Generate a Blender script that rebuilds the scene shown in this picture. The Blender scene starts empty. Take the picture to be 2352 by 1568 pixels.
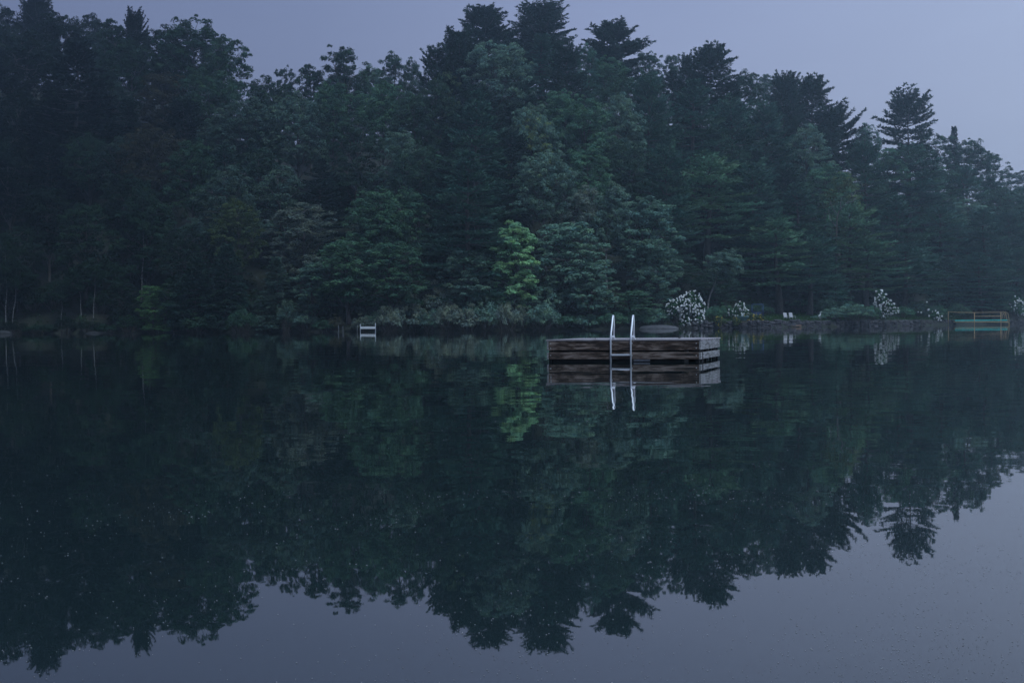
import bpy, math, random
import numpy as np
from mathutils import Matrix, Vector
R = math.radians
sc = bpy.context.scene
COL = sc.collection
rs = np.random.RandomState

# ------------------------------------------------------------------ camera
F = 50 / 36 * 2352.0
ROLL, PITCH, CAMH = 0.0080, math.atan(41.3 / F), 1.0
cam_d = bpy.data.cameras.new("camera"); cam = bpy.data.objects.new("camera", cam_d); COL.objects.link(cam)
cam_d.lens = 50; cam_d.sensor_width = 36; cam_d.clip_end = 4000; cam_d.clip_start = 0.1
cam.matrix_world = Matrix.Translation((0, 0, CAMH)) @ Matrix.Rotation(R(90) - PITCH, 4, 'X') @ Matrix.Rotation(-ROLL, 4, 'Z')
sc.camera = cam

def at(x, y, D):
    """real-world point at forward distance D seen at photo position x, y (2352 x 1568)"""
    dx, dy = x - 1176.0, 784.0 - y
    ux = dx * math.cos(ROLL) + dy * math.sin(ROLL); uy = -dx * math.sin(ROLL) + dy * math.cos(ROLL)
    Y = F * math.cos(PITCH) + uy * math.sin(PITCH); Z = uy * math.cos(PITCH) - F * math.sin(PITCH)
    k = D / Y
    return Vector((ux * k, D, Z * k + CAMH))

# ------------------------------------------------------------------ terrain
SX = [-900, -400, 0, 400, 800, 1000, 1250, 1480, 1600, 1800, 2000, 2180, 2352, 2700, 3400]
SD = [250, 235, 225, 216, 208, 207, 209, 216, 224, 232, 250, 275, 300, 335, 380]
TX = [-900, -300, 0, 85, 200, 300, 430, 520, 590, 650, 720, 785, 845, 900, 960, 1010, 1118, 1240, 1340, 1403, 1487, 1541, 1631, 1700, 1760, 1850, 1900, 1950, 2000, 2087, 2160, 2250, 2300, 2352, 2500, 2800, 3400]
TY = [120, 60, 25, 20, 40, 45, 60, 100, 170, 170, 150, 130, 150, 145, 150, 110, 50, 40, 100, 90, 120, 128, 130, 155, 175, 200, 235, 275, 290, 305, 315, 340, 370, 395, 440, 520, 600]
def ux_of(X, Y): return X / np.maximum(Y, 20.0) * F + 1176.0
def shore_d(X, Y):
    u = ux_of(X, Y)
    return np.interp(u, SX, SD) + 1.6 * np.sin(u / 47.0) + 0.8 * np.sin(u / 19.0 + 1)
_tu = np.linspace(-900, 3400, 431); _ty = np.interp(_tu, TX, TY)
_k = np.exp(-0.5 * (np.arange(-9, 10) / 4.0) ** 2); _k /= _k.sum(); _ty = np.convolve(np.pad(_ty, 9, 'edge'), _k, 'valid')
RIDGE = 85.0
def ground_z(X, Y):
    X = np.asarray(X, float); Y = np.asarray(Y, float)
    u = ux_of(X, Y); S = shore_d(X, Y); d = Y - S
    zr = (742.7 - 0.008 * (u - 1176) - np.interp(u, _tu, _ty)) / F * (S + RIDGE) - 16.5
    lawn = np.clip((u - 1560) / 80, 0, 1) * np.clip((2230 - u) / 60, 0, 1)
    d0 = 3 + lawn * 17
    bank = (0.45 + 0.6 * lawn) * np.clip(d / (3.0 - 2.3 * lawn), 0, 1)
    low = 0.065 * np.clip(d, 0, d0)
    s = np.clip((d - d0) / (RIDGE - d0), 0, 1.0)
    s = s * (1.25 - 0.25 * s) 
    z = bank + low + np.maximum(zr, 5) * s
    z = z + 0.35 * np.sin(X / 5.3 + Y / 9.1) * s + np.clip(d - RIDGE, 0, 400) * 0.0
    return np.where(d < 0, np.maximum(-2.0, d * 0.35), z)
def gz(x, y): return float(ground_z(x, y))

# ------------------------------------------------------------------ materials
def newmat(name):
    m = bpy.data.materials.new(name); m.use_nodes = True
    nt = m.node_tree; nt.nodes.clear()
    out = nt.nodes.new('ShaderNodeOutputMaterial')
    return m, nt, out
def N(nt, t, **kw):
    n = nt.nodes.new(t)
    for k, v in kw.items():
        if k in n.inputs.keys(): n.inputs[k].default_value = v
        else: setattr(n, k, v)
    return n
def ramp(nt, stops):
    r = nt.nodes.new('ShaderNodeValToRGB'); e = r.color_ramp.elements
    while len(e) < len(stops): e.new(0.5)
    for i, (p, c) in enumerate(stops):
        e[i].position = p; e[i].color = (*c, 1) if len(c) == 3 else c
    return r
def simple(name, col, rough=0.6, metal=0.0, var=0.25, scale=4.0, bump=0.0, stretch=(1, 1, 1), col2=None):
    m, nt, out = newmat(name); L = nt.links.new
    tc = N(nt, 'ShaderNodeTexCoord'); mp = N(nt, 'ShaderNodeMapping'); mp.inputs['Scale'].default_value = stretch
    no = N(nt, 'ShaderNodeTexNoise', Scale=scale, Detail=6.0, Roughness=0.6)
    L(tc.outputs['Object'], mp.inputs['Vector']); L(mp.outputs['Vector'], no.inputs['Vector'])
    c2 = col2 or tuple(c * (1 - var) for c in col); c1 = col if col2 else tuple(min(1, c * (1 + var)) for c in col)
    rp = ramp(nt, [(0.35, c2), (0.65, c1)]); L(no.outputs['Fac'], rp.inputs['Fac'])
    b = N(nt, 'ShaderNodeBsdfPrincipled', Roughness=rough, Metallic=metal)
    L(rp.outputs['Color'], b.inputs['Base Color'])
    if bump:
        bp = N(nt, 'ShaderNodeBump', Strength=1.0, Distance=bump); L(no.outputs['Fac'], bp.inputs['Height']); L(bp.outputs['Normal'], b.inputs['Normal'])
    L(b.outputs['BSDF'], out.inputs['Surface'])
    return m

def foliage_mat(name, trans=0.25):
    m, nt, out = newmat(name); L = nt.links.new
    oi = N(nt, 'ShaderNodeObjectInfo'); a = N(nt, 'ShaderNodeAttribute', attribute_name='tone')
    mix = N(nt, 'ShaderNodeVectorMath', operation='MULTIPLY')
    L(oi.outputs['Color'], mix.inputs[0]); L(a.outputs['Color'], mix.inputs[1])
    d = N(nt, 'ShaderNodeBsdfDiffuse', Roughness=0.6); t = N(nt, 'ShaderNodeBsdfTranslucent'); mx = N(nt, 'ShaderNodeMixShader', Fac=trans)
    L(mix.outputs['Vector'], d.inputs['Color']); L(mix.outputs['Vector'], t.inputs['Color'])
    L(d.outputs[0], mx.inputs[1]); L(t.outputs[0], mx.inputs[2]); L(mx.outputs[0], out.inputs['Surface'])
    return m
M_leaf = foliage_mat('leaves', 0.15); M_needle = foliage_mat('needles', 0.08)
M_bark = simple('bark', (0.10, 0.085, 0.075), 0.9, var=0.4, scale=3, stretch=(2, 2, 0.4))
def birch_bark():
    m, nt, out = newmat('birch_bark'); L = nt.links.new
    tc = N(nt, 'ShaderNodeTexCoord'); mp = N(nt, 'ShaderNodeMapping'); mp.inputs['Scale'].default_value = (1.5, 1.5, 7)
    no = N(nt, 'ShaderNodeTexNoise', Scale=1.6, Detail=4.0); L(tc.outputs['Object'], mp.inputs[0]); L(mp.outputs[0], no.inputs['Vector'])
    rp = ramp(nt, [(0.36, (0.05, 0.045, 0.04)), (0.52, (0.22, 0.21, 0.20)), (0.75, (0.46, 0.45, 0.44))]); L(no.outputs['Fac'], rp.inputs[0])
    b = N(nt, 'ShaderNodeBsdfPrincipled', Roughness=0.7); L(rp.outputs[0], b.inputs['Base Color']); L(b.outputs[0], out.inputs['Surface'])
    return m
M_birch = birch_bark()

# ------------------------------------------------------------------ mesh builders
class MB:
    def __init__(s): s.V = []; s.F = []; s.n = 0; s.mi = []
    def add(s, V, Fc):
        V = np.asarray(V, float); s.V.append(V)
        for f in Fc: s.F.append([i + s.n for i in f])
        s.n += len(V); return s
    def box(s, c, size, rz=0.0, jit=0.0, rng=None, bev=0.0):
        c = np.array(c, float); h = np.array(size, float) / 2
        b = min(bev, h.min() * 0.45)
        if b > 0:
            pts = []; 
            for sx in (-1, 1):
                for sy in (-1, 1):
                    for sz in (-1, 1):
                        pts += [(sx * h[0], sy * (h[1] - b), sz * (h[2] - b)), (sx * (h[0] - b), sy * h[1], sz * (h[2] - b)), (sx * (h[0] - b), sy * (h[1] - b), sz * h[2])]
            P = np.array(pts)
            import bmesh
            bm = bmesh.new(); vs = [bm.verts.new(p) for p in P]
            bmesh.ops.convex_hull(bm, input=vs); bm.verts.index_update()
            bm.verts.ensure_lookup_table()
            bmesh.ops.recalc_face_normals(bm, faces=bm.faces)
            P = np.array([v.co[:] for v in bm.verts]); Fc = [[v.index for v in f.verts] for f in bm.faces]; bm.free()
        else:
            P = np.array([(sx * h[0], sy * h[1], sz * h[2]) for sx in (-1, 1) for sy in (-1, 1) for sz in (-1, 1)])
            Fc = [(0, 1, 3, 2), (4, 6, 7, 5), (0, 4, 5, 1), (2, 3, 7, 6), (0, 2, 6, 4), (1, 5, 7, 3)]
        if rz:
            ca, sa = math.cos(rz), math.sin(rz); P = np.c_[P[:, 0] * ca - P[:, 1] * sa, P[:, 0] * sa + P[:, 1] * ca, P[:, 2]]
        return s.add(P + c, Fc)
    def tube(s, pts, rad, n=8, cap=True):
        pts = np.asarray(pts, float); rad = np.broadcast_to(np.asarray(rad, float), (len(pts),))
        T = np.gradient(pts, axis=0); T /= np.linalg.norm(T, axis=1)[:, None] + 1e-9
        ref = np.array([0.0, 0, 1]) if abs(T[0][2]) < 0.9 else np.array([1.0, 0, 0])
        V = []
        for p, t, r in zip(pts, T, rad):
            a = np.cross(t, ref); 
            if np.linalg.norm(a) < 1e-3: a = np.cross(t, [0.3, 1, 0.2])
            a /= np.linalg.norm(a); b = np.cross(t, a); ref = np.cross(a, t) if False else ref
            for k in range(n):
                th = 2 * math.pi * k / n; V.append(p + r * (math.cos(th) * a + math.sin(th) * b))
        Fc = []
        for i in range(len(pts) - 1):
            for k in range(n):
                Fc.append((i * n + k, i * n + (k + 1) % n, (i + 1) * n + (k + 1) % n, (i + 1) * n + k))
        if cap: Fc.append(tuple(range(n))[::-1]); Fc.append(tuple((len(pts) - 1) * n + k for k in range(n)))
        return s.add(V, Fc)
    def blob(s, c, r, seed=0, n=8, m=6, rough=0.15, flat_bottom=None):
        g = rs(seed); V = []; Fc = []
        r = np.array(r, float) * np.ones(3)
        V.append((0, 0, 1)); 
        for i in range(1, m):
            ph = math.pi * i / m
            for k in range(n):
                th = 2 * math.pi * k / n; V.append((math.sin(ph) * math.cos(th), math.sin(ph) * math.sin(th), math.cos(ph)))
        V.append((0, 0, -1)); V = np.array(V) * (1 + rough * g.uniform(-1, 1, (len(V), 1))) * r
        for k in range(n): Fc.append((0, 1 + k, 1 + (k + 1) % n))
        for i in range(m - 2):
            for k in range(n):
                a = 1 + i * n; Fc.append((a + k, a + n + k, a + n + (k + 1) % n, a + (k + 1) % n))
        a = 1 + (m - 2) * n
        for k in range(n): Fc.append((a + k, len(V) - 1, a + (k + 1) % n))
        return s.add(V + np.array(c), Fc)
    def mesh(s, name, mat, smooth=False):
        me = bpy.data.meshes.new(name); me.from_pydata(np.concatenate(s.V).tolist(), [], s.F); me.materials.append(mat)
        if smooth: me.polygons.foreach_set('use_smooth', [True] * len(me.polygons))
        me.update(); return me
    def build(s, name, mat, parent=None, smooth=False, loc=None):
        return link(name, s.mesh(name, mat, smooth), parent, loc)
def link(name, me, parent=None, loc=None):
    o = bpy.data.objects.new(name, me); COL.objects.link(o)
    if parent: o.parent = parent
    if loc is not None: o.location = loc
    return o
def empty(name, loc=(0, 0, 0), rz=0.0):
    o = bpy.data.objects.new(name, None); COL.objects.link(o); o.location = loc; o.rotation_euler = (0, 0, rz); o.empty_display_size = 0.3; return o
def tag(o, label, cat, group=None):
    o['label'] = label; o['category'] = cat
    if group: o['group'] = group
    return o

def cards(P, Nn, Lv, w, l, tone, name, mat):
    """rhombic leaf faces: centre P, long axis Lv, normal hint Nn, width w, length l, tone (n,3)"""
    Lv = Lv / (np.linalg.norm(Lv, axis=1)[:, None] + 1e-9)
    S = np.cross(Nn, Lv); S /= (np.linalg.norm(S, axis=1)[:, None] + 1e-9)
    w = np.reshape(w, (-1, 1)) * np.ones((len(P), 1)); l = np.reshape(l, (-1, 1)) * np.ones((len(P), 1))
    V = np.stack([P - Lv * l / 2, P + S * w / 2, P + Lv * l / 2, P - S * w / 2], 1).reshape(-1, 3)
    n = len(P); me = bpy.data.meshes.new(name)
    me.vertices.add(4 * n); me.loops.add(4 * n); me.polygons.add(n)
    me.vertices.foreach_set('co', V.astype(np.float32).ravel())
    me.loops.foreach_set('vertex_index', np.arange(4 * n, dtype=np.int32))
    me.polygons.foreach_set('loop_start', np.arange(0, 4 * n, 4, dtype=np.int32))
    me.polygons.foreach_set('loop_total', np.full(n, 4, dtype=np.int32))
    at_ = me.attributes.new('tone', 'FLOAT_COLOR', 'FACE')
    at_.data.foreach_set('color', np.c_[tone, np.ones(n)].astype(np.float32).ravel())
    me.materials.append(mat); me.update(calc_edges=True); return me
def unit(a): return a / (np.linalg.norm(a, axis=-1, keepdims=True) + 1e-9)

def tone_of(g, n, base=None, sp=0.18):
    b = np.ones((n, 3)) if base is None else base
    v = 1 + g.uniform(-sp, sp, (n, 1)); return np.clip(b * v * (1 + g.uniform(-0.07, 0.07, (n, 3))), 0.2, 2.2)

def puffs_to_cards(g, C, rad, per, leaf, flat=0.6, name='crown', mat=None, up=0.7, droop=0.0, tsp=0.34):
    """C (n,3) puff centres, rad (n,) radii"""
    n = len(C); k = int(per)
    D = unit(g.normal(size=(n, k, 3)))
    D[..., 2] = np.where(D[..., 2] < -0.35, -D[..., 2], D[..., 2])
    rr = g.uniform(0.45, 1.08, (n, k, 1)) ** 0.6
    off = D * rr * rad[:, None, None]; off[..., 2] *= flat
    P = (C[:, None, :] + off).reshape(-1, 3)
    Nn = unit(D + np.array([0, 0, up]) + g.normal(size=D.shape) * 0.45).reshape(-1, 3)
    Lv = np.cross(Nn, g.normal(size=Nn.shape)); Lv[:, 2] -= droop
    pt = 1 + g.uniform(-tsp, tsp, (n, 1)); hue = g.uniform(-0.12, 0.12, (n, 1))
    pc = np.concatenate([pt * (1 + hue), pt * (1 + 0.3 * hue), pt * (1 - hue)], 1)
    tn = np.repeat(pc, k, 0)
    s = leaf * g.uniform(0.7, 1.35, len(P))
    return cards(P, Nn, Lv, s * 0.72, s * 1.25, tone_of(g, len(P), tn), name, mat or M_leaf)

def bent(p0, p1, g, n=5, amp=0.1):
    p0 = np.array(p0, float); p1 = np.array(p1, float); t = np.linspace(0, 1, n)[:, None]
    L = np.linalg.norm(p1 - p0); o = g.normal(size=(n, 3)) * amp * L * 0.3; o[0] = 0; o[-1] = 0
    return p0 + (p1 - p0) * t + o + np.array([0, 0, -0.06 * L]) * (t * (1 - t) * 4) * 0

def extent(me):
    co = np.empty(len(me.vertices) * 3, np.float32); me.vertices.foreach_get('co', co); co = co.reshape(-1, 3)
    q = np.percentile(np.hypot(co[:, 0], co[:, 1]), 96)
    return float(np.percentile(co[:, 2], 99.8)), float(q * 1.9)
# a kind is (trunk mesh, crown mesh, design height, design width)
KIND = {}
def broadleaf(key, seed, H=20.0, W=12.0, base=0.22, nl=16, np_=15, per=46, leaf=0.38, lobe=0.24, flat=0.62, prad=1.0, top=0.5, bark=None, trunk_r=0.28, layered=False, loose=0.0):
    g = rs(seed); cz = H * (base + 1) / 2; rz = H * (1 - base) / 2; rx = W / 2
    lob = []
    for i in range(nl):
        f = (i + 0.5) / nl; zz = -0.85 + 1.75 * f; a = i * 2.39996 + g.uniform(-.4, .4)
        prof = math.sqrt(max(0.05, 1 - abs((zz - 0.0) / 1.05) ** (2.4 if zz < 0 else 2.0)))
        if zz > 0: prof = prof * (1 - top * 0.25 * zz)
        lr = min(W, H * .8) * lobe * g.uniform(0.75, 1.2)
        q = max(0.0, rx * prof - lr * 0.75) * g.uniform(0.72, 1.06)
        lob.append((q * math.cos(a), q * math.sin(a), cz + zz * (rz - lr * 0.6), lr))
    lob = np.array(lob)
    C = []; Rr = []
    for (x, y, z, lr) in lob:
        d = unit(g.normal(size=(np_, 3))); d[:, 2] = np.abs(d[:, 2]) * 0.95 - 0.25
        d = unit(d); rr = lr * g.uniform(0.7, 1.12, (np_, 1))
        if layered: d[:, 2] *= 0.55
        C.append(np.array([x, y, z]) + d * rr * np.array([1.1, 1.1, 0.85])); Rr.append(prad * g.uniform(0.62, 1.2, np_))
    C = np.concatenate(C); Rr = np.concatenate(Rr)
    if loose:
        keep = g.uniform(size=len(C)) > loose; C = C[keep]; Rr = Rr[keep]
    ex = g.uniform(size=len(C)) < 0.35; C = np.concatenate([C, C[ex] + g.normal(size=(ex.sum(), 3)) * ([0.7, 0.7, 0.5] if not loose else [0.3, 0.3, 0.2])]); Rr = np.concatenate([Rr, Rr[ex] * 0.5])
    crown = puffs_to_cards(g, C, Rr, int(per * 1.35), leaf * 0.78, flat, 'crown')
    mb = MB(); tw = mb if not bark else MB(); lean = g.uniform(-0.3, 0.3, 2)
    zs = np.linspace(-0.6, H * 0.86, 12); bw_ = 2.2 if bark else 1.0
    pts = np.c_[bw_ * lean[0] * np.sin(zs / 3.6) + (0.1 * np.sin(zs * 1.3) if bark else 0), bw_ * (lean[1] * np.cos(zs / 4) - lean[1]), zs]
    mb.tube(pts, np.interp(zs, [-0.6, 0.8, H * .86], [trunk_r * 1.5, trunk_r, trunk_r * 0.2]), 8)
    for (x, y, z, lr) in lob:
        z0 = max(H * base * 0.8, z - 0.25 * H * g.uniform(0.5, 1)); p = (np.interp(z0, zs, pts[:, 0]), np.interp(z0, zs, pts[:, 1]), z0)
        (tw if bark else mb).tube(bent(p, (x, y, z), g, 5), np.linspace(trunk_r * 0.38, 0.03, 5), 5)
        for _ in range(0 if bark else 3):
            d = unit(g.normal(size=3)); d[2] = abs(d[2]) * .6; mb.tube(bent((x, y, z), np.array([x, y, z]) + d * lr * 0.95, g, 3), [0.06, 0.045, 0.025], 4, cap=False)
    KIND[key] = (mb.mesh('trunk', bark or M_bark, True), crown) + extent(crown)

def pine(key, seed, H=27.0, cb=0.25, prof=None, elev=None, curl=0.25, dz=0.95, nper=5, blade=0.62, spread=0.42, gapp=0.0, step=0.5, az_bias=None, trunk_r=0.34, drop=0.0, W=None, bw=0.17, per=3, upb=0.55, lean=0.0, thick=0.3, head=False):
    g = rs(seed); P = []; Dv = []; T = []; mb = MB()
    zs = np.linspace(-0.8, H * (0.93 if head else 0.97), 12)
    px = lean * np.clip(zs / H, 0, 1) ** 2 * H + 0.15 * np.sin(zs / 4.0 + seed)
    pts = np.c_[px, 0.12 * np.cos(zs / 5.0), zs]
    mb.tube(pts, np.interp(zs, [-0.8, 1.0, H * .93], [trunk_r * 1.45, trunk_r, 0.06]), 8)
    z = H * cb; w = 0
    while z < H * 0.985:
        f = (z / H - cb) / (1 - cb)
        Lm = np.interp(f, *zip(*prof)); el0 = np.interp(f, *zip(*elev))
        n = nper if f < 0.93 else nper + 2
        for b in range(n):
            if g.uniform() < gapp * (1.0 if f < 0.85 else 0.3): continue
            a = (b + g.uniform(-.35, .35)) / n * 2 * math.pi + w * 1.1
            k = 1.0
            if az_bias: k = 1 + az_bias[1] * math.cos(a - az_bias[0])
            L = max(0.5, Lm * g.uniform(0.72, 1.18) * k); el = R(el0 + g.uniform(-9, 9))
            h = np.array([math.cos(a), math.sin(a), 0.0]); sd = np.array([-h[1], h[0], 0.0])
            zb = z + g.uniform(-.3, .3)
            base = np.array([np.interp(zb, zs, pts[:, 0]), np.interp(zb, zs, pts[:, 1]), zb])
            cu = curl * g.uniform(0.6, 1.3)
            def pos(s): return base + h * (L * s * math.cos(el) * (1 - 0.12 * s)) + np.array([0, 0, L * (math.sin(el) * s - drop * s + cu * s * s)])
            bp = np.array([pos(s) for s in np.linspace(0, 0.93, 5)])
            mb.tube(bp, np.linspace(0.035 + 0.012 * L, 0.02, 5), 4, cap=False)
            st = np.arange(0.22 if L > 1.5 else 0.1, 1.0, step / max(L, 0.8))
            tb = 1 + g.uniform(-0.32, 0.32); th = g.uniform(-.1, .1); tcol = np.array([tb * (1 + th), tb, tb * (1 - th)])
            for s in st:
                c = pos(s); tg = unit(pos(min(1, s + .05)) - pos(s - .05))
                lw = spread * L * (1.02 - s) * (0.35 + 0.65 * math.sin(math.pi * min(1, s * 0.9 + 0.15))) + 0.25
                for side in (-1, 1):
                    bd = unit(tg * 0.75 + sd * side * 0.8)
                    m = max(1, int(lw / (step * 0.85)) + 1)
                    for j in range(m):
                        q = (j + g.uniform(0.2, 1.0)) / m * lw
                        P.append(c + bd * q + np.array([0, 0, g.uniform(-.12, thick) - 0.04 * q])); Dv.append(bd + np.array([0, 0, upb])); T.append(tcol)
            for _ in range(3):
                P.append(pos(1.0) + g.normal(size=3) * 0.1); Dv.append(tg + np.array([0, 0, upb + 0.3])); T.append(tcol)
        z += dz * g.uniform(0.75, 1.25) * (1 if f < 0.8 else 0.6); w += 1
    for _ in range(0 if head else 10):
        P.append(np.array([pts[-1, 0], 0, H * g.uniform(0.95, 1.0)])); Dv.append(np.array([g.normal() * .4, g.normal() * .4, 1.2])); T.append(np.ones(3))
    P = np.array(P); Dv = unit(np.array(Dv)); T = np.array(T)
    P = np.repeat(P, per, 0); Dv = np.repeat(Dv, per, 0); T = np.repeat(T, per, 0)
    Dv = unit(Dv + g.normal(size=Dv.shape) * 0.42)
    l = blade * g.uniform(0.65, 1.25, len(P)); Nn = unit(g.normal(size=P.shape) * 0.6 + np.array([0, 0, 1.0]))
    me = cards(P + Dv * (l * 0.4)[:, None], Nn, Dv, bw * g.uniform(0.7, 1.3, len(P)), l, tone_of(g, len(P), T, 0.12), 'crown', M_needle)
    KIND[key] = (mb.mesh('trunk', M_bark, True), me) + extent(me)

broadleaf('B0', 1, 20, 13, 0.2, 18, 16)
broadleaf('B1', 2, 22, 10.5, 0.2, 18, 14)
broadleaf('B2', 3, 20, 15, 0.25, 24, 14, lobe=0.19)
broadleaf('B3', 4, 13, 6.5, 0.12, 14, 12, per=46, leaf=0.32, prad=0.75)
broadleaf('B4', 5, 17, 10, 0.15, 22, 14, per=44, leaf=0.30, lobe=0.2, prad=0.8, loose=0.12)
broadleaf('B5', 6, 14, 8.5, 0.08, 26, 11, per=50, leaf=0.31, lobe=0.17, flat=0.52, prad=0.8, loose=0.16)
broadleaf('B8', 16, 15, 8.5, 0.12, 22, 12, per=50, leaf=0.33, lobe=0.2, flat=0.6, prad=0.85, loose=0.1, top=0.9)
broadleaf('B6', 7, 24, 14, 0.3, 22, 16, lobe=0.2, flat=0.7)
broadleaf('B7', 8, 21, 12, 0.25, 20, 11, per=42, lobe=0.2, prad=0.9, loose=0.2)
broadleaf('BM', 9, 13, 6.2, 0.05, 22, 11, per=60, leaf=0.30, lobe=0.2, flat=0.45, prad=0.75, loose=0.15)
broadleaf('BI', 10, 14, 6, 0.38, 18, 12, per=40, leaf=0.28, lobe=0.22, prad=0.7, bark=M_birch, trunk_r=0.13, loose=0.2)
broadleaf('BJ', 11, 12, 5.5, 0.52, 16, 12, per=40, leaf=0.26, lobe=0.22, prad=0.65, bark=M_birch, trunk_r=0.16, loose=0.15)

broadleaf('BK', 12, 13, 5.2, 0.5, 13, 11, per=36, leaf=0.26, lobe=0.22, prad=0.65, bark=M_birch, trunk_r=0.11, loose=0.25)

pine('P0', 21, 27, 0.16, [(0, 4.4), (0.25, 5.8), (0.5, 5.2), (0.75, 4.0), (0.92, 3.3), (1, 2.2)], [(0, -4), (0.5, 6), (0.8, 25), (1, 65)], 0.12, dz=1.4, nper=6, per=4, spread=0.5, thick=0.15)
pine('P1', 22, 28, 0.3, [(0, 3.6), (0.3, 5.2), (0.6, 5.6), (0.82, 5.4), (0.93, 4.8), (1, 3.6)], [(0, 2), (0.4, 12), (0.75, 28), (0.9, 44), (1, 64)], 0.15, head=True, dz=0.8, nper=7, gapp=0.05, per=4, spread=0.45)
pine('P2', 23, 27, 0.35, [(0, 3.6), (0.35, 5.6), (0.6, 6.4), (0.78, 5.4), (0.9, 4.3), (1, 3.2)], [(0, 0), (0.4, 14), (0.7, 30), (0.9, 48), (1, 68)], 0.16, head=True, dz=0.95, nper=6, gapp=0.2, spread=0.42, per=5, blade=0.7, bw=0.19, thick=0.6)
pine('P3', 24, 26, 0.3, [(0, 4.0), (0.3, 5.8), (0.48, 4.6), (0.56, 5.6), (0.68, 5.2), (0.8, 5.2), (0.92, 4.9), (1, 4.0)], [(0, -8), (0.35, -2), (0.55, 2), (0.7, 14), (0.82, 28), (0.92, 46), (1, 66)], 0.14, head=True, dz=1.2, nper=6, gapp=0.22, spread=0.36, per=5, blade=0.66, bw=0.19, thick=0.5)
pine('P4', 25, 25, 0.3, [(0, 4.2), (0.4, 6.0), (0.7, 5.6), (0.9, 4.6), (1, 3.3)], [(0, 2), (0.4, 12), (0.75, 28), (1, 64)], 0.18, head=True, dz=1.0, nper=6, gapp=0.12, spread=0.44, per=5, blade=0.68, bw=0.19, thick=0.55, az_bias=(0.0, 0.45), lean=-0.05)
pine('P7', 31, 26, 0.25, [(0, 4.4), (0.35, 5.8), (0.65, 5.0), (0.85, 3.8), (1, 2.3)], [(0, 0), (0.5, 7), (0.8, 20), (0.93, 42), (1, 66)], 0.14, dz=0.85, nper=6, gapp=0.12, per=5, spread=0.46, thick=0.45, head=True)
pine('P5', 26, 24, 0.34, [(0, 5.2), (0.3, 5.6), (0.6, 4.6), (0.85, 3.0), (1, 1.0)], [(0, -10), (0.4, -2), (0.8, 20), (1, 60)], 0.14, dz=1.85, nper=5, spread=0.55, trunk_r=0.42, thick=0.12, per=4)
pine('P6', 27, 26, 0.08, [(0, 5.0), (0.3, 5.2), (0.6, 3.9), (0.85, 2.1), (1, 0.5)], [(0, -12), (0.5, -2), (0.85, 20), (1, 60)], 0.12, dz=1.75, nper=6, spread=0.6, thick=0.12, per=4)
pine('H0', 28, 18, 0.05, [(0, 3.6), (0.4, 2.9), (0.75, 1.6), (1, 0.3)], [(0, -12), (0.6, -2), (1, 35)], 0.0, dz=0.62, nper=6, blade=0.42, bw=0.16, spread=0.5, step=0.42, trunk_r=0.2, upb=0.0, drop=0.05, thick=0.12)
pine('H1', 29, 12, 0.03, [(0, 3.2), (0.4, 2.7), (0.75, 1.6), (1, 0.35)], [(0, -5), (0.6, 5), (1, 40)], 0.0, dz=0.5, nper=6, blade=0.36, bw=0.17, spread=0.55, step=0.38, trunk_r=0.14, upb=0.1)
pine('S0', 30, 20, 0.08, [(0, 2.6), (0.4, 2.0), (0.75, 1.1), (0.9, 0.45), (1, 0.15)], [(0, -15), (0.6, -5), (1, 45)], 0.05, dz=0.55, nper=6, blade=0.34, bw=0.14, spread=0.45, step=0.4, trunk_r=0.18, upb=0.1)

def shrub(key, seed, H=2.6, W=4.5, n=46, per=60, leaf=0.17, prad=0.5, flat=0.8, up=0.7, spiky=0.0):
    g = rs(seed); C = []; mb = MB()
    for i in range(n):
        a = g.uniform(0, 2 * math.pi); r = math.sqrt(g.uniform()) * W / 2 * 0.85; t = 1 - (r / (W / 2)) ** 2
        z = H * (0.25 + 0.6 * t) * g.uniform(0.45, 1.0 + spiky)
        C.append((r * math.cos(a), r * math.sin(a), z)); mb.tube(bent((r * .25 * math.cos(a), r * .25 * math.sin(a), -0.3), C[-1], g, 4), [0.035, 0.028, 0.02, 0.012], 4, cap=False)
    me = puffs_to_cards(g, np.array(C), prad * g.uniform(0.7, 1.25, n), per, leaf, flat, 'foliage', up=up)
    KIND[key] = (mb.mesh('stems', M_bark), me, H, W)
shrub('U0', 41, 2.6, 4.6); shrub('U1', 42, 3.2, 4.0, spiky=0.25); shrub('U2', 43, 2.2, 5.4, n=54)
shrub('UG', 44, 2.6, 5.6, n=70, per=70, leaf=0.2, flat=0.5, up=0.4)
shrub('UF', 45, 1.0, 2.2, n=30, per=50, leaf=0.11, prad=0.26)

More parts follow.
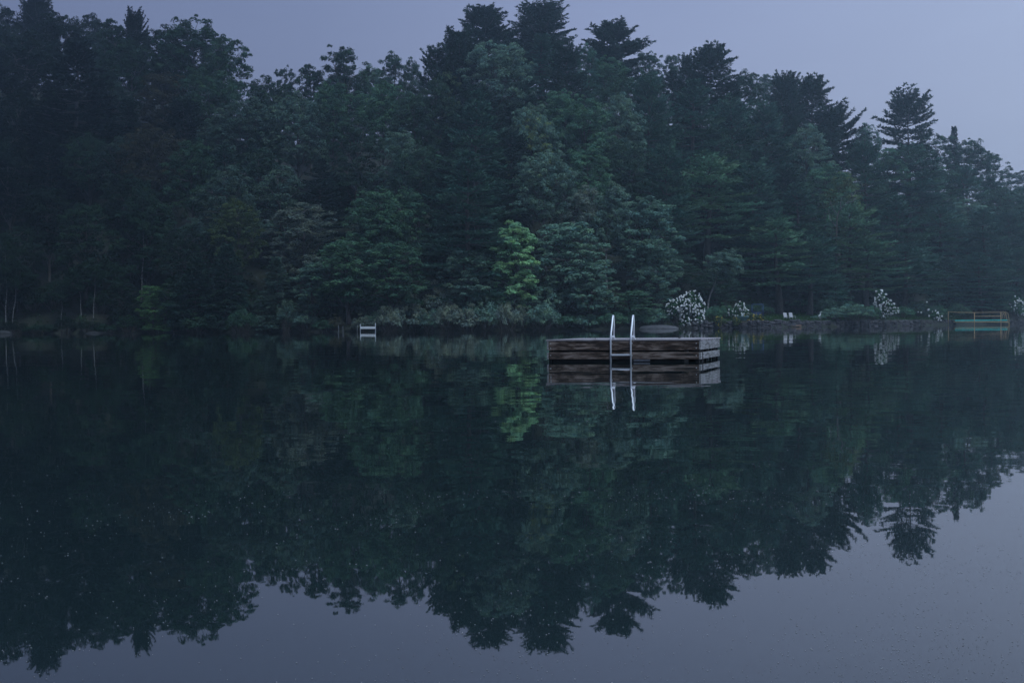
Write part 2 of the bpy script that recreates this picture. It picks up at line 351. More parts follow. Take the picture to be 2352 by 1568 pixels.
# ------------------------------------------------------------------ placing trees
TINT = dict(dk=(0.033, 0.062, 0.040), gn=(0.052, 0.106, 0.062), gr=(0.082, 0.132, 0.098), ol=(0.090, 0.128, 0.058), tl=(0.082, 0.142, 0.104), br=(0.155, 0.275, 0.135),
            yl=(0.150, 0.300, 0.110), pn=(0.046, 0.094, 0.068), pd=(0.023, 0.044, 0.032), pl=(0.090, 0.165, 0.100), rs=(0.080, 0.078, 0.048), bw=(0.110, 0.135, 0.105), hy=(0.06, 0.15, 0.06))
USED = {}
NM = dict(B='broadleaf_tree', P='pine_tree', H='hemlock_tree', S='spruce_tree', U='shrub')
rot_rng = rs(5)
def side_shade(u): return float(np.interp(u, [0, 350, 800, 1200, 2352], [0.28, 0.48, 1.1, 1.4, 1.5]))  # shade put into the foliage colour: darker to the left, lighter rightwards
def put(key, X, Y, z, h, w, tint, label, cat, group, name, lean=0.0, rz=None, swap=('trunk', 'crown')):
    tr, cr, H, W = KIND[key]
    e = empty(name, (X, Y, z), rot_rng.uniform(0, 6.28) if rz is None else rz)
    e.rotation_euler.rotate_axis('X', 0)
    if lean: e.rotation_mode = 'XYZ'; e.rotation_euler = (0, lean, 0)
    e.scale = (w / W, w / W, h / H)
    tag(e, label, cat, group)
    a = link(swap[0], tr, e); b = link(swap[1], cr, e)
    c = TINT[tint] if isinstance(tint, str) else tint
    st_ = 1.38 * side_shade(float(ux_of(X, Y))); c = (c[0] * st_, c[1] * st_, c[2] * st_)
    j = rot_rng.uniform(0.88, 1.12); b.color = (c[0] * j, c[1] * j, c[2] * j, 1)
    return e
PLACED = []
def solve_d(x, ytop, h):
    """distance behind the shore where a tree of height h would top out at ytop"""
    best = None
    S = float(np.interp(x, SX, SD))
    for d in np.arange(2.0, 112.0, 1.0):
        p = at(x, ytop, S + d); e = abs(p.z - gz(p.x, p.y) - h)
        if best is None or e < best[0]: best = (e, d, p)
    return best[1], best[2]
def tree(key, x, ytop, wpx, h, tint, label, cat=None, lean=0.0, rz=None, d=None, group='trees of the wooded hillside', name=None):
    if d is None: d, p = solve_d(x, ytop, h)
    else: p = at(x, ytop, float(np.interp(x, SX, SD)) + d)
    g0 = gz(p.x, p.y); h = p.z - g0; w = wpx / F * p.y
    name = name or ('birch_tree' if key in ('BI', 'BJ', 'BK') else NM[key[0]])
    cat = cat or name.replace('_', ' ')
    PLACED.append((x, d, wpx))
    X = p.x
    if lean: X = p.x - math.sin(lean) * h
    return put(key, X, p.y, g0 - 0.1, h, w, tint, label, cat, group, name, lean, rz)

T = tree
# skyline, left to right
T('B0', 8, 12, 120, 22, 'dk', 'dark round treetop at the upper left corner of the skyline')
T('P1', 84, -12, 84, 25, 'pd', 'pointed conifer cut off by the top edge near the upper left corner')
T('B6', 138, 26, 120, 22, 'dk', 'dark broadleaf crown on the skyline just right of the pointed corner conifer')
T('B0', 205, 32, 105, 22, 'dk', 'dark lumpy crown on the skyline left of the little spired conifer')
T('B1', 258, 46, 80, 21, 'gn', 'low broadleaf top tucked against the little spired conifer on its left')
T('P1', 310, 20, 58, 23, 'pd', 'little spired conifer poking above the left skyline')
T('B0', 372, 62, 110, 21, 'dk', 'broadleaf crown between the spired conifer and the big dome of leaves')
T('B6', 440, 42, 150, 24, 'gn', 'big dark domed broadleaf on the skyline left of the large sky notch')
T('B2', 512, 84, 130, 23, 'gn', 'right shoulder of the big dome, falling steeply to the sky notch')
T('B4', 600, 172, 90, 19, 'dk', 'low treetop at the bottom of the sky notch')
T('B7', 655, 152, 58, 20, 'dk', 'thin lacy treetop standing up from the sky notch')
T('B1', 712, 150, 80, 21, 'dk', 'dark crown left of the see-through oak on the skyline')
T('B7', 784, 106, 130, 23, 'dk', 'see-through oak crown on the skyline between the sky notch and the ridge pines')
T('B0', 860, 152, 110, 21, 'gn', 'round broadleaf on the skyline just right of the see-through oak')
T('B4', 905, 118, 84, 22, 'dk', 'feathery pointed top on the skyline halfway to the ridge pines')
T('B4', 948, 132, 60, 21, 'dk', 'feathery treetop at the foot of the climb to the ridge pines')
T('P0', 1000, 104, 110, 24, 'pd', 'stepped pine flank rising from the left to the ridge pines')
T('P1', 1055, 66, 100, 25, 'pd', 'dark pine shoulder at the left foot of the first tall ridge pine')
T('P2', 1112, 12, 140, 28, 'pd', 'first tall ridge pine from the left, ragged with open forked limbs', d=88)
T('P1', 1243, 2, 132, 29, 'pd', 'tallest ridge pine with dense domed top, in the middle of the three', d=88)
T('P0', 1300, 92, 120, 25, 'pd', 'lower dark pine filling the gap right of the tallest ridge pine')
T('P2', 1408, 46, 142, 27, 'pd', 'third tall ridge pine from the left with wide upswept forked limbs', d=86)
T('B4', 1352, 100, 70, 20, 'pn', 'grey crown in the dip between the tallest and the third ridge pine')
T('B1', 1492, 118, 70, 21, 'dk', 'small crown on the skyline touching the right side of the third ridge pine')
T('B7', 1545, 124, 74, 20, 'dk', 'sparse twiggy crown on the skyline right of the third ridge pine')
T('P7', 1634, 100, 146, 26, 'pd', 'broad pine peaking above the skyline over the large white hydrangea', rz=0.2)
T('P0', 1578, 122, 70, 23, 'pd', 'thin pine tip left of the broad pine over the large white hydrangea')
T('B0', 1722, 162, 90, 20, 'dk', 'round crown on the falling skyline right of the broad pine')
T('B1', 1762, 172, 60, 20, 'dk', 'small round crown wedged against the next pair of skyline pines')
T('P1', 1805, 164, 80, 25, 'pd', 'left one of the pair of skyline pines over the lawn chairs')
T('P7', 1866, 172, 120, 26, 'pd', 'right one of the skyline pair, with a long limb reaching right', rz=0.0)
T('P4', 1915, 238, 130, 23, 'pd', 'lower pine with limbs sweeping right below the skyline pair', rz=0.1)
T('B4', 1990, 282, 70, 19, 'pn', 'soft pale crown on the skyline left of the lone tall pine')
T('P3', 2087, 198, 128, 31, 'pd', 'lone tall pine with rounded head and bare lower limbs on the right skyline')
T('P5', 2086, 330, 190, 22, 'pn', 'pine with long drooping level limbs under the lone tall pine')
T('B7', 2150, 306, 100, 20, 'dk', 'see-through crown on the skyline just right of the lone tall pine')
T('H0', 2192, 292, 50, 23, 'pd', 'thin spire of a spruce on the right skyline')
T('B6', 2222, 318, 100, 21, 'dk', 'rounded crown wrapped round the thin spruce spire on its right')
T('B7', 2275, 352, 90, 20, 'dk', 'see-through rounded crown stepping down the right skyline')
T('B7', 2335, 390, 90, 19, 'dk', 'lowest skyline crown at the right edge of the picture')
T('B0', 2400, 410, 110, 19, 'dk', 'half-cut crown at the right edge below the skyline')
# upper slope
T('B2', 60, 75, 180, 21, 'dk', 'wide dark crown below the upper left corner')
T('P6', 175, 100, 220, 27, 'pd', 'huge near-black pine with level boughs on the left of the hillside')
T('B0', 300, 95, 150, 20, 'gn', 'broadleaf right of the huge near-black pine, just under the skyline')
T('B4', 265, 190, 110, 18, 'gr', 'greyish crown leaning on the right side of the huge near-black pine')
T('B1', 375, 165, 120, 20, 'rs', 'brownish crown under the big domed broadleaf')
T('B2', 480, 165, 150, 20, 'gn', 'olive dark broadleaf below the right shoulder of the big dome')
T('B6', 565, 225, 150, 20, 'gr', 'large grey-green rounded crown below the sky notch')
T('B2', 682, 212, 145, 21, 'gr', 'second grey-green rounded crown, right of the one below the sky notch')
T('B1', 640, 195, 100, 19, 'dk', 'dark crown squeezed behind the two grey-green rounded crowns')
T('B0', 765, 185, 120, 20, 'gn', 'green crown directly below the see-through skyline oak')
T('B2', 880, 190, 150, 20, 'gn', 'wide crown high on the slope above the hidden white house')
T('B4', 815, 265, 120, 18, 'dk', 'dark crown hanging over the roof of the hidden white house')
T('B0', 950, 215, 120, 20, 'dk', 'dark crown high on the slope right of the hidden white house')
T('B0', 1000, 180, 110, 20, 'dk', 'olive-black crown under the stepped pine flank')
T('B6', 1140, 92, 160, 22, 'gr', 'blue-grey rounded broadleaf in front of the first tall ridge pine')
T('P6', 1092, 212, 190, 27, 'pn', 'big layered pine in the middle of the slope, left of the yellow-green crown')
T('B1', 1030, 155, 80, 19, 'ol', 'narrow olive crown under the dark pine shoulder')
T('B2', 1222, 240, 110, 20, 'gr', 'muted crown behind the yellow-green crown')
T('B4', 1216, 260, 105, 18, (0.15, 0.19, 0.085), 'yellow-green crown in the middle of the slope below the tallest ridge pine')
T('B1', 1290, 205, 90, 20, 'gn', 'tall crown right of the yellow-green crown and higher')
T('B6', 1340, 225, 130, 21, 'gn', 'green rounded crown below the third ridge pine')
T('B0', 1420, 215, 120, 20, 'gr', 'grey rounded crown straight below the third ridge pine')
T('P0', 1490, 165, 120, 24, 'pn', 'soft dark pine below the small skyline crowns right of the third ridge pine')
T('P6', 1590, 185, 190, 26, 'pn', 'wide dark pine below the broad skyline pine')
T('P0', 1680, 225, 150, 24, 'pn', 'layered pine under the round crown of the falling skyline')
T('P0', 1760, 235, 130, 23, 'pn', 'layered pine below the left one of the skyline pair')
T('B4', 1850, 285, 110, 19, 'gr', 'soft grey crown under the skyline pair over the lawn chairs')
T('P0', 1985, 320, 120, 22, 'pn', 'dark pine left of the trunk of the lone tall pine')
T('B4', 2160, 385, 120, 18, 'gn', 'crown behind the drooping limbs right of the lone pine trunk')
T('P5', 2215, 380, 130, 20, 'pn', 'pine with level dark boughs below the thin spruce spire')
T('B2', 2300, 430, 130, 18, 'dk', 'dark broadleaf under the stepping-down right skyline')
# middle slope
T('B0', 40, 210, 160, 20, 'dk', 'dark crown at the left edge a quarter way down the hill')
T('B1', 20, 340, 120, 18, 'dk', 'shadowy crown at the left edge, halfway down the hill')
T('B1', 110, 430, 110, 16, 'dk', 'black-green crown beneath the huge near-black pine')
T('B2', 350, 290, 150, 19, 'rs', 'russet-tinged crown in the left middle of the hillside')
T('B0', 440, 320, 130, 18, 'gn', 'green crown in the left middle, right of the russet-tinged one')
T('B1', 300, 400, 120, 17, 'dk', 'dark crown low in the left middle behind the slender dark trunk')
T('B4', 520, 380, 130, 18, 'gr', 'grey crown low under the large grey-green rounded crown')
T('B0', 545, 455, 120, 16, 'ol', 'olive crown left of the pale willow-like tree by the shore')
T('B4', 640, 380, 140, 17, 'gr', 'grey leafy crown right above the pale willow-like tree')
T('P0', 780, 400, 130, 17, 'pn', 'dark pine with lit upper boughs left of the hidden white house', d=40)
T('B0', 865, 432, 150, 16, 'gn', 'leafy crown directly below the hidden white house')
T('B2', 960, 330, 130, 18, 'dk', 'dark broadleaf between the hidden white house and the big layered pine')
T('P6', 1075, 350, 210, 23, 'pn', 'lower layered pine with broad pale-edged boughs in front of the big one')
T('B6', 1250, 345, 140, 19, 'gr', 'grey-green crown under the yellow-green one')
T('B1', 1350, 335, 110, 18, 'gn', 'tall green crown above the pale olive tree of the right centre')
T('B0', 1445, 320, 130, 19, 'dk', 'dark crown behind the slanting birch trunk above the ladder')
T('P0', 1530, 330, 140, 22, 'pn', 'dark pine with level boughs above the large white hydrangea')
T('P5', 1625, 350, 200, 22, 'pl', 'pine with pale level boughs high above the leaning birch')
T('P0', 1730, 370, 150, 22, 'pn', 'dense pine high above the small blue swing frame')
T('P6', 1830, 420, 180, 20, 'pn', 'layered pine high above the two lawn chairs')
T('P5', 1950, 460, 170, 19, 'pl', 'pine with drooping pale-edged boughs left under the lone tall pine')
T('P6', 2060, 450, 170, 20, 'pn', 'full layered pine straight below the lone tall pine')
T('P5', 2160, 470, 170, 19, 'pn', 'layered dark pine above the right clump of white flowers')
T('P6', 2260, 480, 150, 19, 'pn', 'layered pine above the turquoise dock')
T('B1', 2345, 470, 110, 17, 'dk', 'dark broadleaf at the right edge above the turquoise dock')
# lower slope and shore
T('B5', 195, 470, 130, 15, 'gn', 'spreading maple with pale leaf sprays low on the left')
T('B8', 335, 455, 150, 16, 'gn', 'second spreading maple, right of the slender dark trunk on the left')
T('B4', 40, 520, 120, 14, 'gn', 'leafy crown over the two white birches at the left edge')
T('B4', 430, 520, 120, 14, 'dk', 'dark tree low on the left between maple and olive crown')
T('H1', 450, 590, 110, 12, 'pn', 'small layered hemlock by the shore right of the yellow-leaved sapling')
T('H1', 520, 560, 110, 12, 'pn', 'second small layered hemlock by the shore, left of the willow-like tree')
T('B5', 350, 655, 70, 8, 'yl', 'sapling with yellow-green leaves by the left shore')
T('B5', 285, 650, 80, 8, 'dk', 'dark sapling left of the yellow-leaved sapling')
T('B3', 400, 640, 80, 8.5, 'gn', 'green sapling right of the yellow-leaved sapling')
T('B5', 520, 655, 100, 8, 'dk', 'low dark tree on the shore below the small hemlocks')
T('B4', 690, 465, 165, 15, 'bw', 'pale willow-like tree filling the shore left of the white dock bench')
T('H0', 636, 590, 90, 11, 'gr', 'conical cedar on the shore left of the pale willow-like tree')
T('B3', 720, 600, 110, 10, 'tl', 'rounded tree touching the water left of the white dock bench')
T('B8', 800, 545, 150, 13, 'gn', 'maple with hanging leaf sprays above the white dock bench')
T('B5', 900, 560, 150, 12, 'gn', 'dark maple above the brush right of the white dock bench')
T('B5', 860, 480, 120, 13, 'dk', 'shaded maple behind the two above the white dock bench')
T('B3', 940, 430, 100, 14, 'gn', 'small green crown beside the left tips of the lower layered pine')
T('B5', 1070, 575, 120, 10.5, 'gr', 'pale spray-leaved tree reaching left from the bright green maple')
T('BM', 1180, 508, 106, 13, 'br', 'bright light-green maple near the shore in the centre', d=3.5)
T('B3', 1222, 672, 60, 5, 'gr', 'greyish little tree under the bright green maple')
T('B3', 1140, 680, 60, 4.5, 'gn', 'small green tree at the foot of the bright green maple')
T('B4', 1345, 425, 90, 16, 'bw', 'pale olive tree rising behind the shore trees right of the bright maple')
T('B5', 1300, 510, 170, 14.5, 'tl', 'large teal-green tree on the shore right of the bright green maple')
T('B5', 1355, 600, 120, 9.5, 'tl', 'lower teal tree with branches over the water left of the ladder')
T('BI', 1406, 420, 90, 18, 'gr', 'birch with pale slanting trunk among the trees above the ladder', lean=0.05)
T('B8', 1480, 452, 150, 16.5, 'tl', 'tall teal-green tree right above the ladder')
T('B5', 1505, 560, 110, 11, 'tl', 'drooping teal tree between the ladder and the large white hydrangea')
T('B3', 1450, 665, 100, 5.5, 'gn', 'low bright bushy tree on the shore behind the ladder handles')
T('BJ', 1676, 560, 88, 10.5, 'gr', 'white-stemmed birch leaning right over the shore beside the large hydrangea', lean=0.34, d=6)
T('P5', 1785, 500, 190, 16, 'pl', 'pine with thick bare trunk and shelf-like boughs left of the chairs', d=19)
T('P5', 1868, 540, 150, 14.5, 'pn', 'pine with slanting bare trunk right behind the lawn chairs', d=14, lean=0.06)
T('B4', 1925, 395, 110, 17, 'ol', 'olive crown with bare white birch limbs in the right middle')
T('H1', 1900, 585, 110, 10, 'pn', 'low dark hemlock behind the small white statue')
T('P5', 1990, 545, 160, 14, 'pl', 'shore pine with low level boughs above the green shrub')
T('P5', 2080, 560, 160, 14, 'pn', 'shore pine behind the tall clump of white flowers', d=16)
T('H1', 2175, 590, 120, 10.5, 'tl', 'rounded low hemlock near the shore left of the turquoise dock')
T('P6', 2250, 580, 140, 12, 'pn', 'low dark pine behind the turquoise dock')
T('H1', 2335, 570, 120, 12, 'pn', 'dark hemlock at the right edge behind the dock')
T('B4', 1640, 620, 120, 8, 'dk', 'shadowy low tree behind the leaning birch', d=18)
T('B4', 1560, 600, 120, 9.5, 'dk', 'shadowy tree standing behind the large white hydrangea', d=14)
# slim birches and trunks on the left shore
for (x, yt, w, ln, lab) in ((14, 545, 62, 0.03, 'leftmost slim white birch standing at the left edge of the shore'),
                            (42, 590, 60, 0.12, 'second slim white birch, leaning right, by the left edge'),
                            (142, 640, 50, 0.05, 'third thin birch from the left, short and greyish'),
                            (262, 600, 50, -0.10, 'thin birch leaning left behind the dark shore of the left'),
                            (212, 590, 50, 0.0, 'upright thin birch in the dark gap on the left'),
                            (178, 620, 54, -0.05, 'crooked dim birch between two others in the dark gap'),
                            (330, 420, 70, 0.04, 'slender dark-trunked tree rising through the maples on the left')):
    T('BK', x, yt, w, 8, 'gn', lab, lean=ln, d=3.0 if x != 330 else 8, group='slim trees on the left shore')

# fillers: further trees seen in the gaps
LAND = [(0, 'the left edge birches'), (175, 'the huge near-black pine'), (350, 'the yellow-leaved sapling'), (480, 'the small shore hemlocks'), (690, 'the pale willow-like tree'), (845, 'the white dock bench'),
        (1000, 'the brush by the centre shore'), (1180, 'the bright green maple'), (1300, 'the large teal-green tree'), (1430, 'the raft ladder'), (1572, 'the large white hydrangea'), (1697, 'the potted hydrangea'),
        (1815, 'the two lawn chairs'), (1940, 'the green shrub'), (2030, 'the tall white-flowered bush'), (2160, 'the last stone wall'), (2250, 'the turquoise dock')]
def auto_label(x, y, kindword, seen=set()):
    lm = min(LAND, key=lambda q: abs(q[0] - x)); rel = 'above' if abs(lm[0] - x) < 28 else ('left of' if x < lm[0] else 'right of')
    zone = 'high on the slope' if y < 260 else ('halfway up the slope' if y < 420 else ('low on the slope' if y < 560 else 'near the shore'))
    for extra in ('', ', behind', ', dimmer', ', dimmest'):
        s = f'{kindword} {zone} {rel} {lm[1]}{extra}'
        if s not in seen: seen.add(s); return s
    return None
g = rs(77); TLY = lambda x: float(np.interp(x, TX, TY))
for d in (12, 26, 40, 54, 68, 82, 97):
    x = -40 + g.uniform(0, 60)
    while x < 2420:
        S = float(np.interp(x, SX, SD)); k = g.choice(['B0', 'B1', 'B2', 'B4', 'B6', 'P0', 'P6', 'H0'] if x < 1500 else ['P0', 'P6', 'P5', 'B1', 'B4', 'P0', 'H0'])
        X = (x - 1176) / F * (S + d); hh = g.uniform(15, 19) if d < 60 else g.uniform(16, 20)
        if d < 20: hh = g.uniform(9, 12)
        zt = gz(X, S + d) + hh
        y = 742.7 - 0.008 * (x - 1176) - (zt - 1) / (S + d) * F
        wpx = g.uniform(105, 140)
        ok = y > TLY(x) + 28 and not any(abs(x - a) < 26 and abs(d - b) < 12 for a, b, c in PLACED) and not (d < 30 and 1590 < x < 2120)
        if 790 < x < 910 and y < 425 and d < 84: ok = False
        if ok:
            kw = {'B': 'dark leafy crown', 'P': 'dark pine', 'H': 'narrow hemlock'}[k[0]]
            lab = auto_label(x, y, kw)
            if lab: T(k, x, y, wpx, hh, g.choice(['dk', 'gn', 'gr']) if k[0] == 'B' else g.choice(['pn', 'pd']), lab, d=d)
        x += g.uniform(62, 92)

# bare white birch limbs in the right middle
def limbs():
    e = at(1922, 560, 262); b = empty('birch_tree', (e.x, e.y, gz(e.x, e.y))); tag(b, 'bare forked white birch limbs among the dark pines above the green shrub', 'birch tree', None)
    mb = MB(); g = rs(3); r0 = Vector((e.x, e.y, gz(e.x, e.y)))
    def q(x, y): v = at(x, y, 262) - r0; return (v.x, v.y - 0.2, v.z)
    tb_ = MB(); tb_.tube([q(1918, 715), q(1920, 560), q(1922, 500), q(1926, 486)], [0.16, 0.14, 0.12, 0.1], 7); tb_.build('trunk', M_bark, b, True)
    for pts in ([(1926, 488), (1932, 478), (1944, 466), (1955, 456), (1966, 440)], [(1930, 482), (1930, 466), (1934, 452)], [(1944, 467), (1958, 463), (1968, 452)], [(1924, 495), (1912, 480), (1906, 462)], [(1955, 456), (1957, 444)], [(1920, 520), (1906, 505), (1902, 480)]):
        mb.tube([q(*p) for p in pts], np.linspace(0.11, 0.04, len(pts)), 6)
    mb.build('limbs', M_birch, b, True)
    C = np.array([q(x, y) for x, y in ((1900, 455), (1912, 440), (1935, 440), (1950, 430), (1970, 436), (1895, 475), (1975, 450), (1940, 425))]); 
    C = np.repeat(C, 4, 0) + g.normal(size=(32, 3)) * 0.8
    o = link('crown', puffs_to_cards(g, C, g.uniform(0.5, 0.9, 32), 26, 0.26, name='crown'), b); o.color = (0.09, 0.11, 0.045, 1)
limbs()

# ------------------------------------------------------------------ shrubs along the shore
def sh(key, x, d, hpx, wpx, tint, label, name='shrub', cat='shrub', group='bushes along the shore', zlift=0.0):
    S = float(np.interp(x, SX, SD)); X = at(x, 740, S + d).x; Y = S + d + (float(shore_d(X, S)) - S)
    z = max(gz(X, Y), 0.0) - 0.12 + zlift
    return put(key, X, Y, z, hpx / F * Y, wpx / F * Y, tint, label, cat, group, name, swap=('stems', 'foliage'))
BR = [(832, 40, 50), (860, 52, 62), (895, 66, 80), (940, 76, 90), (985, 62, 80), (1030, 66, 90), (1075, 58, 80), (1118, 74, 76), (1160, 72, 84), (1200, 62, 80), (1245, 74, 84)]
wd = ['leftmost', 'second', 'third', 'fourth', 'fifth', 'sixth', 'seventh', 'eighth', 'ninth', 'tenth', 'last']
for i, (x, h, w) in enumerate(BR):
    sh(['U1', 'U0', 'U2'][i % 3], x, -0.1 + (i % 2) * 1.2, h, w, ['bw', 'gr', 'bw'][i % 3], f'olive-grey brush, {wd[i]} from the left in the row between white dock bench and raft', group='brush in the centre shore')
for i, (x, h, w, lab) in enumerate([(850, 66, 70, 'taller pale brush behind the white dock bench'), (925, 92, 90, 'tall pale brush at the left part of the brush row'), (1010, 84, 90, 'tall pale brush in the middle of the brush row'), (1095, 88, 90, 'tall pale brush left of the foot of the bright maple'), (1180, 92, 90, 'tall pale brush right below the bright maple'), (1265, 90, 90, 'tall pale brush at the right end of the brush row')]):
    sh('U1', x, 4.5, h, w, ['bw', 'gr'][i % 2], lab, group='brush in the centre shore')
for i, (x, h, w, t) in enumerate([(25, 22, 80, 'dk'), (90, 26, 80, 'gn'), (150, 24, 70, 'dk'), (215, 24, 70, 'dk'), (250, 34, 70, 'gn'), (300, 30, 70, 'gn'), (352, 30, 62, 'yl'), (405, 34, 80, 'dk'), (455, 36, 80, 'gn'), (505, 38, 80, 'dk'), (560, 44, 80, 'gn'), (610, 46, 80, 'gr'), (655, 44, 70, 'gr'), (700, 44, 80, 'gr'), (745, 40, 70, 'gn'), (775, 24, 44, 'rs')]):
    near = min([(14, 'the leftmost birch'), (142, 'the third thin birch'), (262, 'the left-leaning birch'), (352, 'the yellow-leaved sapling'), (450, 'the small shore hemlock'), (560, 'the second shore hemlock'), (636, 'the conical cedar'), (720, 'the pale willow-like tree'), (790, 'the white dock bench')], key=lambda q: abs(q[0] - x))
    side = 'under' if abs(near[0] - x) < 16 else ('left of' if x < near[0] else 'right of')
    tw = {'dk': 'dark', 'gn': 'green', 'gr': 'greyish', 'yl': 'yellow-green', 'rs': 'brownish'}[t]
    h = h * [1.5, 0.9, 1.9, 1.2, 0.8][i % 5]; w = w * [0.9, 1.15, 0.75, 1.0, 0.85][i % 5]
    sh(['U1', 'U0', 'U1'][i % 3], x, [-0.5, 0.8, -0.7, 1.2][i % 4], h, w, t, f'{tw} waterside bush {side} {near[1]}' + (', lower one' if i in (12,) else ''), group='bushes on the left shore')
for (k, x, d, h, w, t, lab) in [('U0', 1290, 1.5, 40, 90, 'gn', 'green bush at the water below the large teal-green tree'), ('U2', 1345, 1.5, 36, 90, 'tl', 'teal bush touching the water left of the ladder'),
        ('U0', 1400, 1.8, 40, 90, 'gn', 'bush on the shore seen just left of the ladder handles'), ('U2', 1455, 1.8, 44, 80, 'gn', 'bright bush on the shore seen between and behind the ladder handles'), ('U1', 1508, 2.0, 46, 80, 'tl', 'bush behind the smooth grey boulder'),
        ('UG', 1545, 3.0, 48, 70, 'dk', 'dark leafy bush on the left flank of the large hydrangea'), ('U0', 1632, 2.5, 42, 60, 'gn', 'green bush filling the right foot of the large hydrangea'),
        ('U1', 1665, 6.0, 36, 50, 'gn', 'small bush left of the potted hydrangea'), ('UG', 1915, 1.6, 34, 70, 'tl', 'left half of the spreading green shrub hanging over the stone wall'), ('UG', 1955, 1.4, 44, 100, 'tl', 'big spreading green shrub hanging over the stone wall'),
        ('UG', 1996, 2.5, 36, 60, 'gn', 'shrub between the big spreading shrub and the tall flowering bush'), ('UF', 1885, 3.5, 11, 40, 'tl', 'low round plant at the base of the white statue'), ('U0', 2080, 4.0, 32, 60, 'gn', 'bush right of the tall flowering bush'),
        ('U1', 2115, 5.0, 40, 60, 'gr', 'grey bush speckled with a few blossoms on the right shore'), ('U0', 2160, 4.0, 34, 60, 'gn', 'green bush at the left end of the turquoise dock'), ('U2', 2205, 6.0, 40, 70, 'dk', 'dark bush behind the left half of the turquoise dock'),
        ('U0', 2255, 6.0, 40, 70, 'dk', 'dark bush behind the middle of the turquoise dock'), ('U1', 2300, 5.0, 38, 60, 'gn', 'bush behind the ladder of the turquoise dock'), ('U0', 2330, 3.0, 40, 60, 'gr', 'greyish bush at the right edge below the last blossoms'),
        ('U2', 1740, 14.0, 30, 90, 'dk', 'dark bush behind the blue swing frame'), ('U0', 1850, 16.0, 34, 90, 'gn', 'bush between the two bare pine trunks'), ('U1', 1810, 18.0, 40, 90, 'dk', 'dark bush beyond the lawn chairs'), ('U0', 1900, 13.0, 44, 80, 'dk', 'dark bush behind the white statue')]:
    sh(k, x, d, h, w, t, lab)

for i, (x, d, h, w, t, lab) in enumerate([(70, 6, 60, 80, 'dk', 'tall dim thicket behind the leftmost birches'), (118, 7, 70, 80, 'gn', 'thicket between the second and third birch from the left'), (180, 8, 64, 80, 'dk', 'dim thicket behind the third thin birch'), (238, 7, 58, 70, 'gn', 'thicket behind the dark rock shelf'),
        (460, 6, 60, 90, 'dk', 'thicket behind the small shore hemlocks'), (590, 6, 66, 90, 'dk', 'thicket behind the conical cedar'), (770, 7, 60, 70, 'dk', 'dark thicket behind the low wooden pier'), (25, 7, 80, 70, 'dk', 'thicket in the lower left corner of the forest')]):
    sh('U1', x, d, h, w, t, lab, group='bushes on the left shore')

# ------------------------------------------------------------------ flowering bushes
M_petal = simple('petals', (0.87, 0.86, 0.85), 0.7, var=0.08, scale=6)
M_yellow = simple('yellow_petals', (0.55, 0.42, 0.04), 0.7, var=0.2, scale=6)
def flowering(x, ybase, D, outline, n, seed, label, fr=0.17, mat=None, tint='hy', name='hydrangea_bush', cat='hydrangea', leafk=1.0, group='white-flowering hydrangeas on the far bank'):
    """outline: list of (dx_px, y_px, r_px) ellipse-like lobes of the bush in metres later"""
    g = rs(seed); b = at(x, ybase, D); z0 = gz(b.x, b.y); e = empty(name, (b.x, b.y, z0)); tag(e, label, cat, group)
    k = D / F; C = []; Rr = []; H = []
    for (dx, y, r) in outline:
        c = np.array([dx * k, 0, at(x, y, D).z - z0]); rr = r * k
        m = int(12 * (r / 16.0) ** 2 * leafk) + 8
        dd = unit(g.normal(size=(m, 3))); C.append(c + dd * rr * g.uniform(0.35, 0.9, (m, 1))); Rr.append(np.full(m, 0.38))
        q = max(2, int(n * r * r / sum(o[2] ** 2 for o in outline)))
        dd = unit(g.normal(size=(q, 3))); dd[:, 1] = -np.abs(dd[:, 1]) * g.choice([1, 1, 1, -1], q); dd = unit(dd); H.append(c + dd * rr * g.uniform(0.95, 1.12, (q, 1)))
    C = np.concatenate(C); Rr = np.concatenate(Rr); H = np.concatenate(H); C[:, 2] = np.maximum(C[:, 2], 0.15); H[:, 2] = np.maximum(H[:, 2], 0.1)
    mb = MB()
    for i in range(0, len(C), 3): mb.tube(bent((C[i, 0] * .35, C[i, 1] * .3, -0.2), C[i], g, 4), [0.03, 0.022, 0.016, 0.01], 4, cap=False)
    mb.build('stems', M_bark, e)
    o = link('foliage', puffs_to_cards(g, C, Rr, 60, 0.17, 0.8, 'foliage'), e); c = TINT[tint]; o.color = (*c, 1)
    fb = MB()
    for i, p in enumerate(H): s_ = fr * g.uniform(0.7, 1.35); fb.blob(p, (s_, s_, s_ * g.uniform(0.9, 1.35)), seed + i, 6, 4, 0.22)
    fb.build('blossoms', mat or M_petal, e, True)
flowering(1576, 745, 219, [(0, 700, 24), (14, 688, 20), (22, 705, 22), (-28, 706, 17), (-38, 714, 10), (8, 724, 22), (26, 728, 16), (-4, 736, 13), (-14, 698, 16)], 360, 301, 'largest hydrangea bush, heaped with white blossoms on the bank right of the raft', 0.115)
flowering(1697, 729, 231, [(0, 714, 15), (-16, 718, 9), (14, 717, 11), (4, 704, 11)], 90, 302, 'domed white hydrangea growing from a pale turquoise pot', 0.12)
flowering(2032, 735, 252, [(-8, 690, 17), (-10, 676, 11), (8, 706, 17), (20, 714, 12), (-2, 718, 13)], 140, 303, 'tall narrow bush of white blossoms on the right half of the bank', 0.13)
flowering(2118, 738, 266, [(0, 712, 13), (10, 704, 10)], 7, 304, 'sparse blossoming bush, only a few white heads, left of the turquoise dock', 0.14, tint='gr')
flowering(2146, 740, 266, [(0, 726, 12), (8, 729, 9)], 24, 305, 'small low bush with white blossoms close to the turquoise dock', 0.14)
